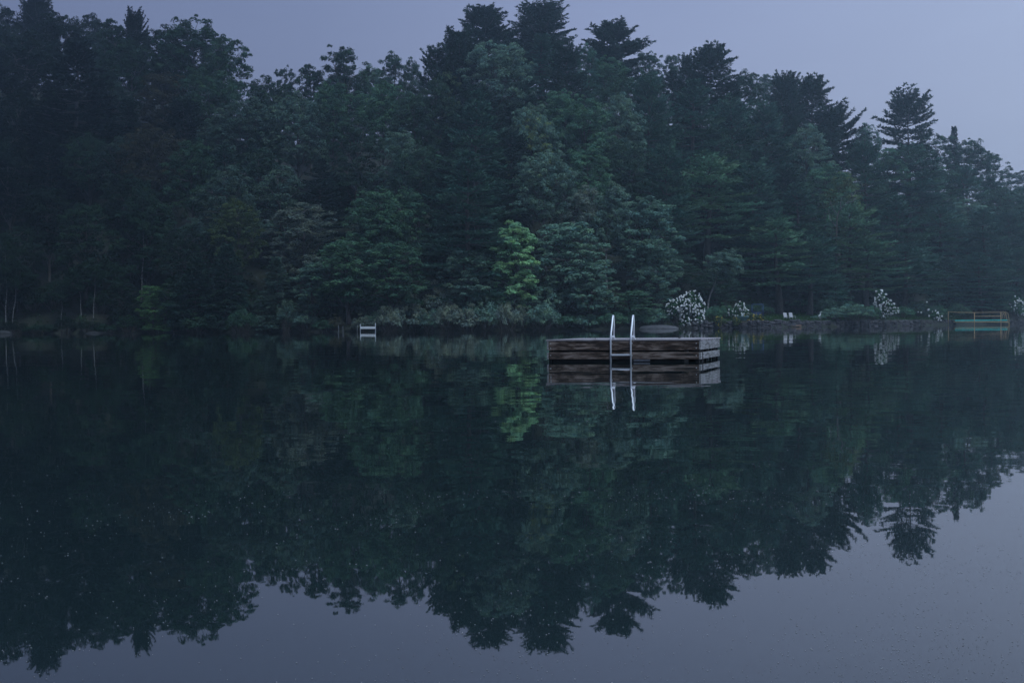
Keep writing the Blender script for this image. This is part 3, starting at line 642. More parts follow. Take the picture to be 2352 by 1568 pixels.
flowering(2336, 738, 288, [(0, 700, 16), (-6, 690, 11), (6, 714, 12)], 40, 306, 'white-blossoming bush at the right edge of the picture behind the dock', 0.17)
for i, (x, y, D, r, n, lab) in enumerate([(1651, 745, 224, 9, 26, 'small yellow-flowered clump left of the turquoise pot on the wall'), (1677, 744, 226, 7, 16, 'small yellow-flowered clump just right of the turquoise pot'), (1722, 742, 229, 12, 40, 'larger yellow-flowered clump spilling over the wall right of the pot'), (1738, 741, 229, 11, 36, 'yellow-flowered clump nearest to the lawn chairs')]):
    flowering(x + (12 if i == 1 else 0), y, D, [(0, y - r, r), (r, y - r * 0.8, r * 0.8), (0, y, r * 0.7)], n, 320 + i, lab, 0.075, M_yellow, 'ol', 'flower_clump', 'flowers', 0.8, 'yellow flowers on the stone wall')

# ------------------------------------------------------------------ ground, water, rocks
def grid_mesh():
    xs = np.concatenate([np.arange(-1000, -160, 40), np.arange(-160, 200, 2.0), np.arange(200, 1001, 40)])
    ys = np.concatenate([np.arange(-300, 190, 35), np.arange(195, 300, 1.0), np.arange(300, 420, 4), np.arange(420, 1501, 60)])
    X, Y = np.meshgrid(xs, ys); Z = ground_z(X, Y)
    V = np.stack([X, Y, Z], -1).reshape(-1, 3); ny, nx = X.shape
    i = np.arange(ny - 1)[:, None] * nx + np.arange(nx - 1)[None]
    Fq = np.stack([i, i + 1, i + nx + 1, i + nx], -1).reshape(-1, 4)
    me = bpy.data.meshes.new('ground'); me.from_pydata(V.tolist(), [], Fq.tolist()); me.polygons.foreach_set('use_smooth', [True] * len(me.polygons)); me.update(); return me
def ground_mat():
    m, nt, out = newmat('forest_floor'); L = nt.links.new
    tc = N(nt, 'ShaderNodeTexCoord'); n1 = N(nt, 'ShaderNodeTexNoise', Scale=0.35, Detail=8.0, Roughness=0.65); n2 = N(nt, 'ShaderNodeTexNoise', Scale=3.0, Detail=5.0)
    L(tc.outputs['Object'], n1.inputs['Vector']); L(tc.outputs['Object'], n2.inputs['Vector'])
    r1 = ramp(nt, [(0.35, (0.014, 0.017, 0.010)), (0.55, (0.024, 0.028, 0.015)), (0.7, (0.034, 0.028, 0.02))]); L(n1.outputs['Fac'], r1.inputs[0])
    r2 = ramp(nt, [(0.3, (0.6, 0.6, 0.6)), (0.7, (1.3, 1.3, 1.3))]); L(n2.outputs['Fac'], r2.inputs[0])
    mx = N(nt, 'ShaderNodeVectorMath', operation='MULTIPLY'); L(r1.outputs[0], mx.inputs[0]); L(r2.outputs[0], mx.inputs[1])
    b = N(nt, 'ShaderNodeBsdfPrincipled', Roughness=0.95); L(mx.outputs[0], b.inputs['Base Color'])
    bp = N(nt, 'ShaderNodeBump', Distance=0.15); L(n2.outputs['Fac'], bp.inputs['Height']); L(bp.outputs[0], b.inputs['Normal'])
    L(b.outputs[0], out.inputs['Surface']); return m
gr = link('ground', grid_mesh()); gr.data.materials.append(ground_mat()); gr['kind'] = 'structure'

def water_mat():
    m, nt, out = newmat('lake_water'); L = nt.links.new
    g_ = N(nt, 'ShaderNodeNewGeometry')
    def slope(scale, amp, detail, st=(1, 1, 1), dist=0.0):
        mp = N(nt, 'ShaderNodeMapping'); mp.inputs['Scale'].default_value = st
        n = N(nt, 'ShaderNodeTexNoise', Scale=scale, Detail=detail, Roughness=0.5, Distortion=dist); L(g_.outputs['Position'], mp.inputs['Vector']); L(mp.outputs['Vector'], n.inputs['Vector'])
        s = N(nt, 'ShaderNodeVectorMath', operation='SUBTRACT'); s.inputs[1].default_value = (0.5, 0.5, 0.5); L(n.outputs['Color'], s.inputs[0])
        k = N(nt, 'ShaderNodeVectorMath', operation='MULTIPLY'); k.inputs[1].default_value = (amp, amp, 0); L(s.outputs[0], k.inputs[0]); return k
    a = slope(1.1, 0.018, 3.0, (0.7, 1.0, 1)); b_ = slope(7.0, 0.005, 2.0, (0.6, 1, 1)); c = slope(0.12, 0.004, 1.0)
    # breeze patches: calmer and livelier areas
    pn = N(nt, 'ShaderNodeTexNoise', Scale=0.05, Detail=3.0); pm = N(nt, 'ShaderNodeMapping'); pm.inputs['Scale'].default_value = (0.35, 1.4, 1); L(g_.outputs['Position'], pm.inputs[0]); L(pm.outputs[0], pn.inputs['Vector'])
    pr = ramp(nt, [(0.35, (0.35,) * 3), (0.68, (1.25,) * 3)]); L(pn.outputs['Fac'], pr.inputs[0])
    ab = N(nt, 'ShaderNodeVectorMath', operation='ADD'); L(a.outputs[0], ab.inputs[0]); L(b_.outputs[0], ab.inputs[1])
    sc_ = N(nt, 'ShaderNodeVectorMath', operation='MULTIPLY'); L(ab.outputs[0], sc_.inputs[0]); L(pr.outputs[0], sc_.inputs[1])
    s2 = N(nt, 'ShaderNodeVectorMath', operation='ADD'); L(sc_.outputs[0], s2.inputs[0]); L(c.outputs[0], s2.inputs[1])
    s3 = N(nt, 'ShaderNodeVectorMath', operation='ADD'); s3.inputs[1].default_value = (0, 0, 1); L(s2.outputs[0], s3.inputs[0])
    nn = N(nt, 'ShaderNodeVectorMath', operation='NORMALIZE'); L(s3.outputs[0], nn.inputs[0])
    p = N(nt, 'ShaderNodeBsdfPrincipled', Roughness=0.012); p.inputs['Base Color'].default_value = (0.008, 0.018, 0.018, 1); p.inputs['IOR'].default_value = 1.45
    L(nn.outputs[0], p.inputs['Normal']); L(p.outputs[0], out.inputs['Surface']); return m
wb = MB(); wb.add([(-1000, -300, 0), (1000, -300, 0), (1000, 460, 0), (-1000, 460, 0)], [(0, 1, 2, 3)])
w = wb.build('water', water_mat()); w['kind'] = 'structure'

# fallen specks drifting on the surface: far too many to count
def specks():
    g = rs(9); P = []
    for i in range(15000):
        u = g.uniform(-0.40, 0.40); ydisp = 742 + 860 * (0.25 + 0.75 * g.uniform() ** 0.75)
        D = F / (ydisp - 742); X = u * D
        dens = 0.5 + 0.5 * math.sin(X * 0.9 + 2 * math.sin(D * 0.35)) * math.sin(D * 0.8 + X * 0.3)
        if ydisp < 1120 and g.uniform() > 0.16: continue
        dens = max(0.0, dens + 0.35 * math.sin(X * 3.1 + D) * math.sin(D * 2.3 - X * 1.7) - 0.25) ** 1.5
        if g.uniform() > (0.10 + 1.2 * dens) * (0.22 + 0.78 * min(1, (u + 0.4) / 0.55)): continue
        P.append((X, D, 0.0019 * g.uniform(0.5, 1.8) * min(D, 16) / 8))
    mb = MB()
    for i, (X, D, r) in enumerate(P):
        n = 5; a0 = g.uniform(0, 6); e = g.uniform(0.9, 2.2); V = [(X, D, 0.003 + r * 0.12)] + [(X + r * e * math.cos(a0 + k * 6.283 / n), D + r * math.sin(a0 + k * 6.283 / n), 0.0012) for k in range(n)]
        mb.add(V, [(0, 1 + k, 1 + (k + 1) % n) for k in range(n)])
    o = mb.build('floating_pollen', simple('pollen', (0.24, 0.24, 0.255), 0.6, var=0.4, scale=2), None)
    tag(o, 'pale specks of pollen and leaf bits scattered over the near water', 'pollen'); o['kind'] = 'stuff'
specks()

M_rock = simple('rock', (0.07, 0.068, 0.072), 0.85, var=0.35, scale=1.3, bump=0.05)
M_rock2 = simple('wall_stone', (0.062, 0.056, 0.064), 0.9, var=0.5, scale=0.9, bump=0.06)
M_darkrock = simple('dark_rock', (0.03, 0.029, 0.03), 0.9, var=0.4, scale=1.5, bump=0.05)
def boulder(x, D, rx, ry, rz, seed, label, zoff=0.0):
    p = at(x, 740, D); mb = MB(); mb.blob((0, 0, 0), (rx, ry, rz), seed, 14, 10, 0.045); o = mb.build('boulder', M_rock if seed == 1 else M_darkrock, None, True, (p.x, D, zoff)); tag(o, label, 'boulder'); return o
boulder(1512, 213, 3.1, 2.6, 0.6, 1, 'smooth grey boulder sloping into the water right behind the raft ladder')
boulder(8, 223, 1.4, 1.3, 0.55, 2, 'dark boulder at the waterline by the leftmost birch')
#boulder(56, 222, 0.8, 0.8, 0.3, 3, 'small flat stone at the waterline right of the corner boulder')
boulder(228, 218.5, 2.2, 1.6, 0.4, 4, 'low dark rock shelf at the waterline on the left shore')

def stone_wall(x0, x1, label, seed, h=0.9):
    g = rs(seed); mb = MB(); x = x0
    c0 = None
    while x < x1:
        S = float(np.interp(x, SX, SD)); X = at(x, 740, S).x; Y = float(shore_d(X, S)) - 0.1; 
        if c0 is None: c0 = np.array([X, Y, 0.0])
        zz = -0.25; wst = g.uniform(0.5, 1.1)
        while zz < h * g.uniform(0.85, 1.05):
            hs = g.uniform(0.25, 0.5); mb.blob(np.array([X, Y + g.uniform(-.1, .25) + zz * 0.15, zz + hs / 2]) - c0, (wst * 0.62, 0.42, hs * 0.62), int(x * 7 + zz * 99) % 9999, 7, 5, 0.2); zz += hs * 0.9
        x += wst / S * F * 0.85
    o = mb.build('stone_wall', M_rock2, None, False, c0); tag(o, label, 'stone wall', 'stone walls along the bank')
stone_wall(1598, 1900, 'long fieldstone retaining wall below the hydrangeas and the lawn chairs', 61)
stone_wall(1900, 2030, 'fieldstone wall half hidden under the big spreading green shrub', 62, 0.8)
stone_wall(2030, 2200, 'low fieldstone wall running up to the turquoise dock', 63, 0.75)
stone_wall(2318, 2420, 'short stone wall right of the turquoise dock at the right edge', 64, 0.6)

def grass():
    g = rs(12); P = []
    for i in range(15000):
        x = g.uniform(1600, 2210); S = float(np.interp(x, SX, SD)); d = g.uniform(0.5, 22) ; Y = S + d; X = (x - 1176) / F * Y; P.append((X, Y, gz(X, Y) + 0.08))
    P = np.array(P); Dv = unit(g.normal(size=P.shape) * 0.5 + np.array([0, 0, 1.0])); Nn = unit(g.normal(size=P.shape))
    me = cards(P, Nn, Dv, 0.16, g.uniform(0.2, 0.36, len(P)), tone_of(g, len(P)), 'grass', M_leaf); o = link('grass', me); o.color = (0.05, 0.11, 0.03, 1)
    tag(o, 'short mown grass of the lawn behind the stone wall', 'grass'); o['kind'] = 'stuff'
grass()
def understory():
    g = rs(13); C = []
    for i in range(3200):
        x = g.uniform(-60, 2420); S = float(np.interp(x, SX, SD)); d = g.uniform(2, 60) if not (1600 < x < 2150) else g.uniform(21, 60); Y = S + d; X = (x - 1176) / F * Y; C.append((X, Y, gz(X, Y) + 0.3))
    me = puffs_to_cards(g, np.array(C), g.uniform(0.6, 1.3, len(C)), 34, 0.33, 0.7, 'undergrowth'); o = link('undergrowth', me); o.color = (0.035, 0.062, 0.03, 1)
    tag(o, 'dim ferns and seedlings covering the forest floor under the trees', 'undergrowth'); o['kind'] = 'stuff'
understory()

# ------------------------------------------------------------------ raft
def wood_mat(name, dark, mid, light, amount=0.5, seed=0.0, axis=0):
    m, nt, out = newmat(name); L = nt.links.new
    tc = N(nt, 'ShaderNodeTexCoord'); mp = N(nt, 'ShaderNodeMapping'); s = [26, 26, 26]; s[axis] = 2.4; mp.inputs['Scale'].default_value = s; mp.inputs['Location'].default_value = (seed, seed * 2, seed * 3)
    L(tc.outputs['Object'], mp.inputs[0]); n1 = N(nt, 'ShaderNodeTexNoise', Scale=1.0, Detail=8.0, Roughness=0.7, Distortion=0.25); L(mp.outputs[0], n1.inputs['Vector'])
    mp2 = N(nt, 'ShaderNodeMapping'); s2 = [7, 7, 9]; s2[axis] = 1.6; mp2.inputs['Scale'].default_value = s2; mp2.inputs['Location'].default_value = (seed * 5, 1, 2)
    L(tc.outputs['Object'], mp2.inputs[0]); n2 = N(nt, 'ShaderNodeTexNoise', Scale=1.0, Detail=5.0, Roughness=0.6, Distortion=0.8); L(mp2.outputs[0], n2.inputs['Vector'])
    mix = N(nt, 'ShaderNodeMath', operation='MULTIPLY_ADD'); mix.inputs[1].default_value = 0.55; L(n1.outputs['Fac'], mix.inputs[0])
    h = N(nt, 'ShaderNodeMath', operation='MULTIPLY'); h.inputs[1].default_value = 0.5; L(n2.outputs['Fac'], h.inputs[0]); L(h.outputs[0], mix.inputs[2])
    rp = ramp(nt, [(0.42, dark), (0.50 + 0.1 * (0.5 - amount), mid), (0.61 + 0.1 * (0.5 - amount), light)]); L(mix.outputs[0], rp.inputs[0])
    # knots
    vo = N(nt, 'ShaderNodeTexVoronoi', Scale=1.0); mp3 = N(nt, 'ShaderNodeMapping'); s3 = [3.5, 3.5, 3.5]; s3[axis] = 1.1; mp3.inputs['Scale'].default_value = s3; mp3.inputs['Location'].default_value = (seed, 4, 9); L(tc.outputs['Object'], mp3.inputs[0]); L(mp3.outputs[0], vo.inputs['Vector'])
    kr = ramp(nt, [(0.05, (0.25, 0.22, 0.2)), (0.13, (1, 1, 1))]); L(vo.outputs['Distance'], kr.inputs[0])
    mu = N(nt, 'ShaderNodeVectorMath', operation='MULTIPLY'); L(rp.outputs[0], mu.inputs[0]); L(kr.outputs[0], mu.inputs[1])
    b = N(nt, 'ShaderNodeBsdfPrincipled', Roughness=0.72); L(mu.outputs[0], b.inputs['Base Color'])
    bp = N(nt, 'ShaderNodeBump', Distance=0.004); L(n1.outputs['Fac'], bp.inputs['Height']); L(bp.outputs[0], b.inputs['Normal']); L(b.outputs[0], out.inputs['Surface']); return m
W_front = wood_mat('wet_brown_plank', (0.007, 0.004, 0.003), (0.048, 0.025, 0.016), (0.31, 0.235, 0.20), 0.30, 1.3)
W_front2 = wood_mat('worn_brown_plank', (0.012, 0.007, 0.005), (0.085, 0.052, 0.038), (0.31, 0.245, 0.215), 0.5, 7.7)
W_side = wood_mat('weathered_grey_plank', (0.06, 0.055, 0.052), (0.20, 0.195, 0.19), (0.36, 0.35, 0.36), 0.6, 3.1, 1)
W_deck = wood_mat('deck_plank', (0.14, 0.115, 0.12), (0.30, 0.265, 0.275), (0.45, 0.41, 0.43), 0.6, 5.2)
M_black = simple('black_float', (0.008, 0.008, 0.009), 0.6, var=0.3)
M_frame = simple('dark_frame_wood', (0.02, 0.016, 0.015), 0.85, var=0.4, scale=6)
M_alu = simple('brushed_aluminium', (0.78, 0.79, 0.82), 0.34, 0.55, var=0.06, scale=30)
M_bolt = simple('galvanised_bolt', (0.55, 0.56, 0.58), 0.45, 0.7, var=0.2, scale=20)
M_rust = simple('dark_chain_steel', (0.06, 0.055, 0.055), 0.5, 0.6, var=0.4, scale=30)
P0 = np.array([0.90, 36.7]); P1 = np.array([4.72, 35.6]); LX = float(np.linalg.norm(P1 - P0)); LY = 3.5
ang = math.atan2(P1[1] - P0[1], P1[0] - P0[0])
raft = empty('swimming_raft', (P0[0], P0[1], 0), ang); tag(raft, 'dark weathered wooden swimming raft with a metal ladder, floating on the lake', 'raft')
g = rs(31)
dk = MB(); y = -0.015; i = 0
while y < LY:
    wd_ = 0.138; dk.box((LX / 2 + g.uniform(-.012, .012), y + wd_ / 2, 0.553 + g.uniform(-.002, .003)), (LX + 0.02 + g.uniform(-.015, .02), wd_ - 0.006, 0.036), bev=0.004); y += 0.145
dk.build('deck', W_deck, raft)
def board(name, c, size, mat): b = MB(); b.box((0, 0, 0), size, bev=0.006); return b.build(name, mat, raft, loc=c)
board('front_board', (LX / 2, 0.02, 0.412), (LX - 0.09, 0.04, 0.238), W_front)
board('front_board', (LX / 2, 0.02, 0.158), (LX - 0.09, 0.04, 0.180), W_front2)
board('back_board', (LX / 2, LY - 0.02, 0.412), (LX - 0.09, 0.04, 0.238), W_front)
board('back_board', (LX / 2, LY - 0.02, 0.158), (LX - 0.09, 0.04, 0.180), W_front2)
for xx in (0.02, LX - 0.02):
    board('side_board', (xx, LY / 2, 0.417), (0.042, LY, 0.228), W_side)
    board('side_board', (xx, LY / 2, 0.150), (0.042, LY, 0.168), W_side)
b = MB()
for xx in (0.085, LX - 0.085):
    for yy in (0.09, LY - 0.09): b.box((xx, yy, 0.24), (0.085, 0.09, 0.58))
for yy in (0.32, 0.55, 0.78, 1.35, 1.6, 2.2, 2.75, 3.05): b.box((LX - 0.075, yy, 0.26), (0.05, 0.07, 0.53))
for yy in (0.8, 1.9, 2.9): b.box((0.075, yy, 0.26), (0.05, 0.09, 0.53))
for xx in np.linspace(0.5, LX - 0.5, 6): b.box((xx, LY / 2, 0.45), (0.045, LY - 0.1, 0.16))
b.build('frame', M_frame, raft)
for yy in (0.50, LY - 0.6):
    fb = MB(); fb.box((LX / 2 - 0.16, yy, 0.11), (LX - 0.55, 0.8, 0.42), bev=0.05); fb.build('float', M_black, raft)
b = MB(); b.box((LX * .62, 0.10, 0.045), (0.42, 0.06, 0.05)); b.build('float_bracket', M_bolt, raft)
for (xx, zz) in ((0.10, 0.47), (0.10, 0.35), (0.10, 0.17), (LX - 0.11, 0.465), (LX - 0.11, 0.345), (LX - 0.11, 0.16)):
    b = MB(); b.tube([(0, 0, 0), (0, -0.012, 0)], [0.013, 0.011], 8); b.build('bolt', M_bolt, raft, True, (xx, 0.0, zz))
# ladder: hooked handles leaning back over the deck, rails into the water, flat treads
lad = empty('ladder'); lad.parent = raft; lad['label'] = 'pale aluminium ladder with two tall hooped handles'
xs_ = (LX * 0.425, LX * 0.425 + 0.52)
for xx in xs_:
    f_ = [(xx, -0.045, -0.65), (xx, -0.045, 0.3), (xx, -0.045, 0.60), (xx, -0.03, 0.68)]
    up = [(xx, 0.20, 1.10), (xx, 0.225, 1.145), (xx, 0.26, 1.175), (xx, 0.30, 1.175), (xx, 0.33, 1.145), (xx, 0.345, 1.09), (xx, 0.355, 0.95), (xx, 0.36, 0.62)]
    b = MB(); b.tube([f_[0], f_[1]] + [(xx, -0.045, 0.60), (xx, -0.035, 0.64), (xx, -0.01, 0.70)] + up, 0.024, 12); b.build('rail', M_alu, lad, True)
    b = MB(); b.box((xx + 0.001, 0.16, 0.645), (0.034, 0.42, 0.05), bev=0.006); b.box((xx, 0.34, 0.582), (0.10, 0.12, 0.014), bev=0.003); b.tube([(xx, 0.36, 0.575), (xx, 0.36, 0.64)], 0.032, 10); b.build('deck_bracket', M_alu, lad)
for zz in (0.175, -0.13, -0.43):
    b = MB(); b.box(((xs_[0] + xs_[1]) / 2, -0.06, zz), (0.52 - 0.046, 0.085, 0.045), bev=0.01)
    for q in (-0.02, 0.0, 0.02): b.box(((xs_[0] + xs_[1]) / 2, -0.06 + q, zz + 0.024), (0.44, 0.006, 0.006))
    b.build('tread', M_alu, lad)
nb = MB()
for i in range(26):
    for dx in (0.09, LX * 0.5, LX - 0.09): nb.box((dx + g.uniform(-.01, .01), 0.055 + i * 0.133, 0.5735), (0.009, 0.009, 0.004))
nb.build('nail_heads', M_rust, raft)
for xx in xs_:
    for zz in (0.47, 0.16): b = MB(); b.box((xx, -0.014, zz), (0.075, 0.028, 0.03), bev=0.004); b.build('rail_clamp', M_bolt, lad)
# mooring chain on the near right corner
ch = MB(); z = 0.27; i = 0
while z > -0.6:
    th = np.linspace(0, 2 * math.pi, 13); o_ = [(0.013 * math.cos(t) if i % 2 == 0 else 0, 0.013 * math.cos(t) if i % 2 else 0, 0.026 * math.sin(t) + z) for t in th]
    ch.tube(o_, 0.0055, 6, cap=False); z -= 0.039; i += 1
c = P0 + np.array([math.cos(ang), math.sin(ang)]) * (LX + 0.045) + np.array([-math.sin(ang), math.cos(ang)]) * 0.05
o = ch.build('mooring_chain', M_rust, None, True, (c[0], c[1], 0)); tag(o, 'dark iron chain hanging from the near right corner of the raft', 'chain')
# a few dead leaves and twigs lying on the deck
for i, (fx, fy, s_, lab) in enumerate([(0.845, 0.5, 0.05, 'curled dead leaf lying on the right part of the raft deck'), (0.27, 0.9, 0.035, 'small dead leaf on the raft deck left of the ladder'), (0.93, 2.4, 0.04, 'tiny brown leaf near the far right corner of the raft deck')]):
    p = P0 + np.array([math.cos(ang), math.sin(ang)]) * LX * fx + np.array([-math.sin(ang), math.cos(ang)]) * fy
    lf = MB(); n_ = 7
    V = []; 
    for a in range(n_):
        t = a / (n_ - 1); wdt = s_ * math.sin(math.pi * t) * 0.55
        V += [(s_ * 2 * (t - .5), -wdt, 0.018 * math.sin(t * 3) + wdt * 0.5), (s_ * 2 * (t - .5), 0, 0.018 * math.sin(t * 3)), (s_ * 2 * (t - .5), wdt, 0.018 * math.sin(t * 3) + wdt * 0.6)]
    Fc = []
    for a in range(n_ - 1):
        for q in range(2): Fc.append((a * 3 + q, a * 3 + q + 1, a * 3 + q + 4, a * 3 + q + 3))
    lf.add(V, Fc); o = lf.build('dead_leaf', simple('dead_leaf', (0.10, 0.045, 0.03), 0.8), None, False, (p[0], p[1], 0.574)); o.rotation_euler = (0, 0, i * 1.3); tag(o, lab, 'leaf', 'dead leaves on the raft')

# ------------------------------------------------------------------ small dock with white board on the left
def PX(x, y, D, r0): v = at(x, y, D); return (v.x - r0[0], v.y - r0[1], v.z)
D0 = 204.0; r0 = at(845, 760, D0); bench = empty('dock_bench', (r0.x, r0.y, 0)); tag(bench, 'small pale dock end with two upright posts and a white crossboard, standing in the water', 'dock')
M_white = simple('white_paint', (0.78, 0.78, 0.80), 0.5, var=0.06); M_dim = simple('dull_metal', (0.14, 0.15, 0.17), 0.6, 0.1, var=0.15); M_pole = simple('grey_metal', (0.42, 0.44, 0.48), 0.45, 0.3, var=0.15)
M_turq = simple('turquoise_paint', (0.04, 0.55, 0.50), 0.5, var=0.2, scale=2); M_tan = simple('tan_pole', (0.46, 0.31, 0.15), 0.6, var=0.2, scale=3); M_blue = simple('blue_paint', (0.04, 0.09, 0.22), 0.5, var=0.2)
hw = 17.3 / F * D0
for sx in (-1, 1):
    b = MB(); b.tube([(0, 0, -1.5), (0, 0, 1.10 + 0.12 * (sx > 0))], 0.05, 8); b.build('post', M_pole, bench, True, (sx * hw, 0, 0))
b = MB(); b.box((0, -0.03, 0.55), (2 * hw - 0.06, 0.06, 0.34), bev=0.01); b.build('crossboard', M_white, bench)
b = MB(); b.box((0, 0.45, 0.36), (2 * hw - 0.1, 0.85, 0.05), bev=0.01); b.build('seat', M_frame, bench)
r1 = at(808, 760, D0 + 2); pier = empty('dock', (r1.x, r1.y, 0)); tag(pier, 'low dark wooden pier between the shore and the white dock end', 'dock')
b = MB(); k_ = D0 / F
for i in range(17): b.box((-2.0 + i * 0.24, 0.0, 0.50), (0.22, 1.4, 0.05), bev=0.006)
b.build('deck', M_frame, pier)
for xx, h_ in ((-19 * k_, 0.85), (-29 * k_, 0.95), (14 * k_, 0.95)):
    b = MB(); b.tube([(0, 0, -1.5), (0, 0, h_)], 0.035, 8); b.build('post', M_dim, pier, True, (xx, -0.75, 0))

# ------------------------------------------------------------------ turquoise dock at the right
D1 = 276.0; r0 = at(2245, 744, D1); dock = empty('dock', (r0.x, r0.y, 0)); tag(dock, 'turquoise dock with tan pipe railing and a hooped ladder by the right edge', 'dock')
def Q(x, y, dy=0.0): v = PX(x, y, D1, (r0.x, r0.y)); return (v[0], v[1] + dy, v[2])
zt = Q(2250, 733.5)[2]
for (xa, ya, dy) in ((2178, 716, 0), (2238, 717, 0), (2299, 717, 0)):
    b = MB(); q = Q(xa, ya); b.tube([(0, 0, -1.5 if xa > 2200 else gz(r0.x + q[0], D1) - 0.1), (0, 0, q[2])], 0.08 if xa > 2200 else 0.05, 8); b.build('post', M_tan, dock, True, (q[0], 0, 0))
b = MB(); b.tube([Q(2178, 716), Q(2200, 717.2), Q(2238, 717.8), Q(2270, 717.3), Q(2299, 717), Q(2311, 717)], 0.055, 8); b.build('top_rail', M_tan, dock, True)
b = MB(); b.tube([Q(2238, 726.3), Q(2299, 726)], 0.06, 8); b.build('middle_rail', M_tan, dock, True)
b = MB(); x0, x1 = Q(2194, 735)[0], Q(2315, 735)[0]; xx = x0
while xx < x1: b.box((xx + 0.11, 0.85, zt - 0.12), (0.21, 1.7, 0.07), bev=0.008); xx += 0.22
b.box(((x0 + x1) / 2, -0.01, zt - 0.17), (x1 - x0, 0.05, 0.24)); b.build('deck', M_turq, dock)
b = MB(); b.tube([Q(2190, 739, -0.08), Q(2316, 739.5, -0.08)], 0.08, 8); b.build('beam', M_tan, dock, True)
for off in (0, 5):
    b = MB(); b.tube([Q(2303 + off, 731), Q(2303 + off, 723), Q(2305 + off, 719.5), Q(2308 + off, 718.5), Q(2310.5 + off, 721), Q(2312.5 + off, 732), Q(2316 + off * .4, 741), Q(2318 + off * .4, 750)], 0.055, 8); b.build('ladder_hoop', M_tan, dock, True)

# ------------------------------------------------------------------ things on the lawn
def ground_pt(x, d):
    S = float(np.interp(x, SX, SD)); X = at(x, 735, S + d).x; return X, S + d, gz(X, S + d)
M_sling = simple('pale_sling', (0.52, 0.50, 0.53), 0.7, var=0.08); 
for i, (x, lab) in enumerate(((1806, 'left one of the two pale reclining lawn chairs behind the stone wall'), (1819, 'right one of the two pale reclining lawn chairs behind the stone wall'))):
    X, Y, z = ground_pt(x, 6.0); e = empty('lawn_chair', (X, Y, z), 0.35); tag(e, lab, 'lawn chair', 'pair of lawn chairs')
    wc = 0.66
    b = MB(); n = 6
    def sheet(pts, name, t=0.035):
        b = MB(); V = []; 
        for (yy, zz) in pts: V += [(-wc / 2, yy, zz), (wc / 2, yy, zz), (wc / 2, yy + 0.0, zz - t), (-wc / 2, yy, zz - t)]
        Fc = [(0, 1, 2, 3)]
        for a in range(len(pts) - 1):
            for q in range(4): Fc.append((a * 4 + q, (a + 1) * 4 + q, (a + 1) * 4 + (q + 1) % 4, a * 4 + (q + 1) % 4))
        Fc.append(tuple((len(pts) - 1) * 4 + q for q in (3, 2, 1, 0))); b.add(V, Fc); b.build(name, M_sling, e)
    sheet([(-0.75, 0.36), (-0.3, 0.34), (0.1, 0.33), (0.22, 0.35)], 'seat'); 
    b = MB(); V = []
    for (yy, zz) in ((0.22, 0.38), (0.36, 0.75), (0.50, 1.12)): V += [(-wc / 2, yy, zz), (wc / 2, yy, zz), (wc / 2, yy + 0.04, zz), (-wc / 2, yy + 0.04, zz)]
    Fc = [(3, 2, 1, 0), (8, 9, 10, 11)] + [(a * 4 + q, a * 4 + (q + 1) % 4, (a + 1) * 4 + (q + 1) % 4, (a + 1) * 4 + q) for a in range(2) for q in range(4)]
    b.add(V, Fc); b.build('backrest', M_sling, e)
    for sx in (-1, 1):
        for yy in (-0.68, 0.25): b = MB(); b.tube([(0, 0, -0.03), (0, 0.03, 0.34)], 0.02, 6); b.build('leg', M_white, e, True, (sx * (wc / 2 - 0.03), yy, 0))
        b = MB(); b.tube([(0, -0.5, 0.36), (0, -0.48, 0.58), (0, 0.28, 0.60)], 0.018, 6); b.build('armrest', M_white, e, True, (sx * (wc / 2 + 0.02), 0, 0))
# heron statue
X, Y, z = ground_pt(1883, 3.6)
mb = bpy.data.meshes.new('egret_statue')
vs = [(0, 0, 0.55), (0.10, 0, 0.62), (-0.16, 0, 0.40), (-0.30, 0, 0.26), (0.16, 0, 0.78), (0.10, 0, 0.90), (0.13, 0, 1.02), (0.19, 0, 1.07), (0.32, 0, 1.05), (0.42, 0, 1.035), (0.0, 0.05, 0.30), (0.0, -0.05, 0.30), (0.01, 0.05, -0.02), (0.01, -0.05, -0.02)]
ed = [(0, 1), (0, 2), (2, 3), (1, 4), (4, 5), (5, 6), (6, 7), (7, 8), (8, 9), (0, 10), (0, 11), (10, 12), (11, 13)]
mb.from_pydata(vs, ed, []); mb.materials.append(M_white); st = link('egret_statue', mb, None, (X, Y, z + 0.25)); st.rotation_euler = (0, 0, 0.15); tag(st, 'white standing egret statue at the edge of the lawn', 'statue')
sk = st.modifiers.new('skin', 'SKIN'); st.modifiers.new('sub', 'SUBSURF').levels = 1
rad = [0.15, 0.12, 0.12, 0.05, 0.06, 0.045, 0.045, 0.06, 0.022, 0.01, 0.03, 0.03, 0.02, 0.02]
for v, r_ in zip(mb.skin_vertices[0].data, rad): v.radius = (r_, r_)
mb.skin_vertices[0].data[0].use_root = True
st.modifiers['sub'].render_levels = 1
pb = MB(); pb.blob((0, 0, -0.10), (0.3, 0.3, 0.18), 5, 10, 6, 0.08); ped = pb.build('pedestal', M_rock, st)
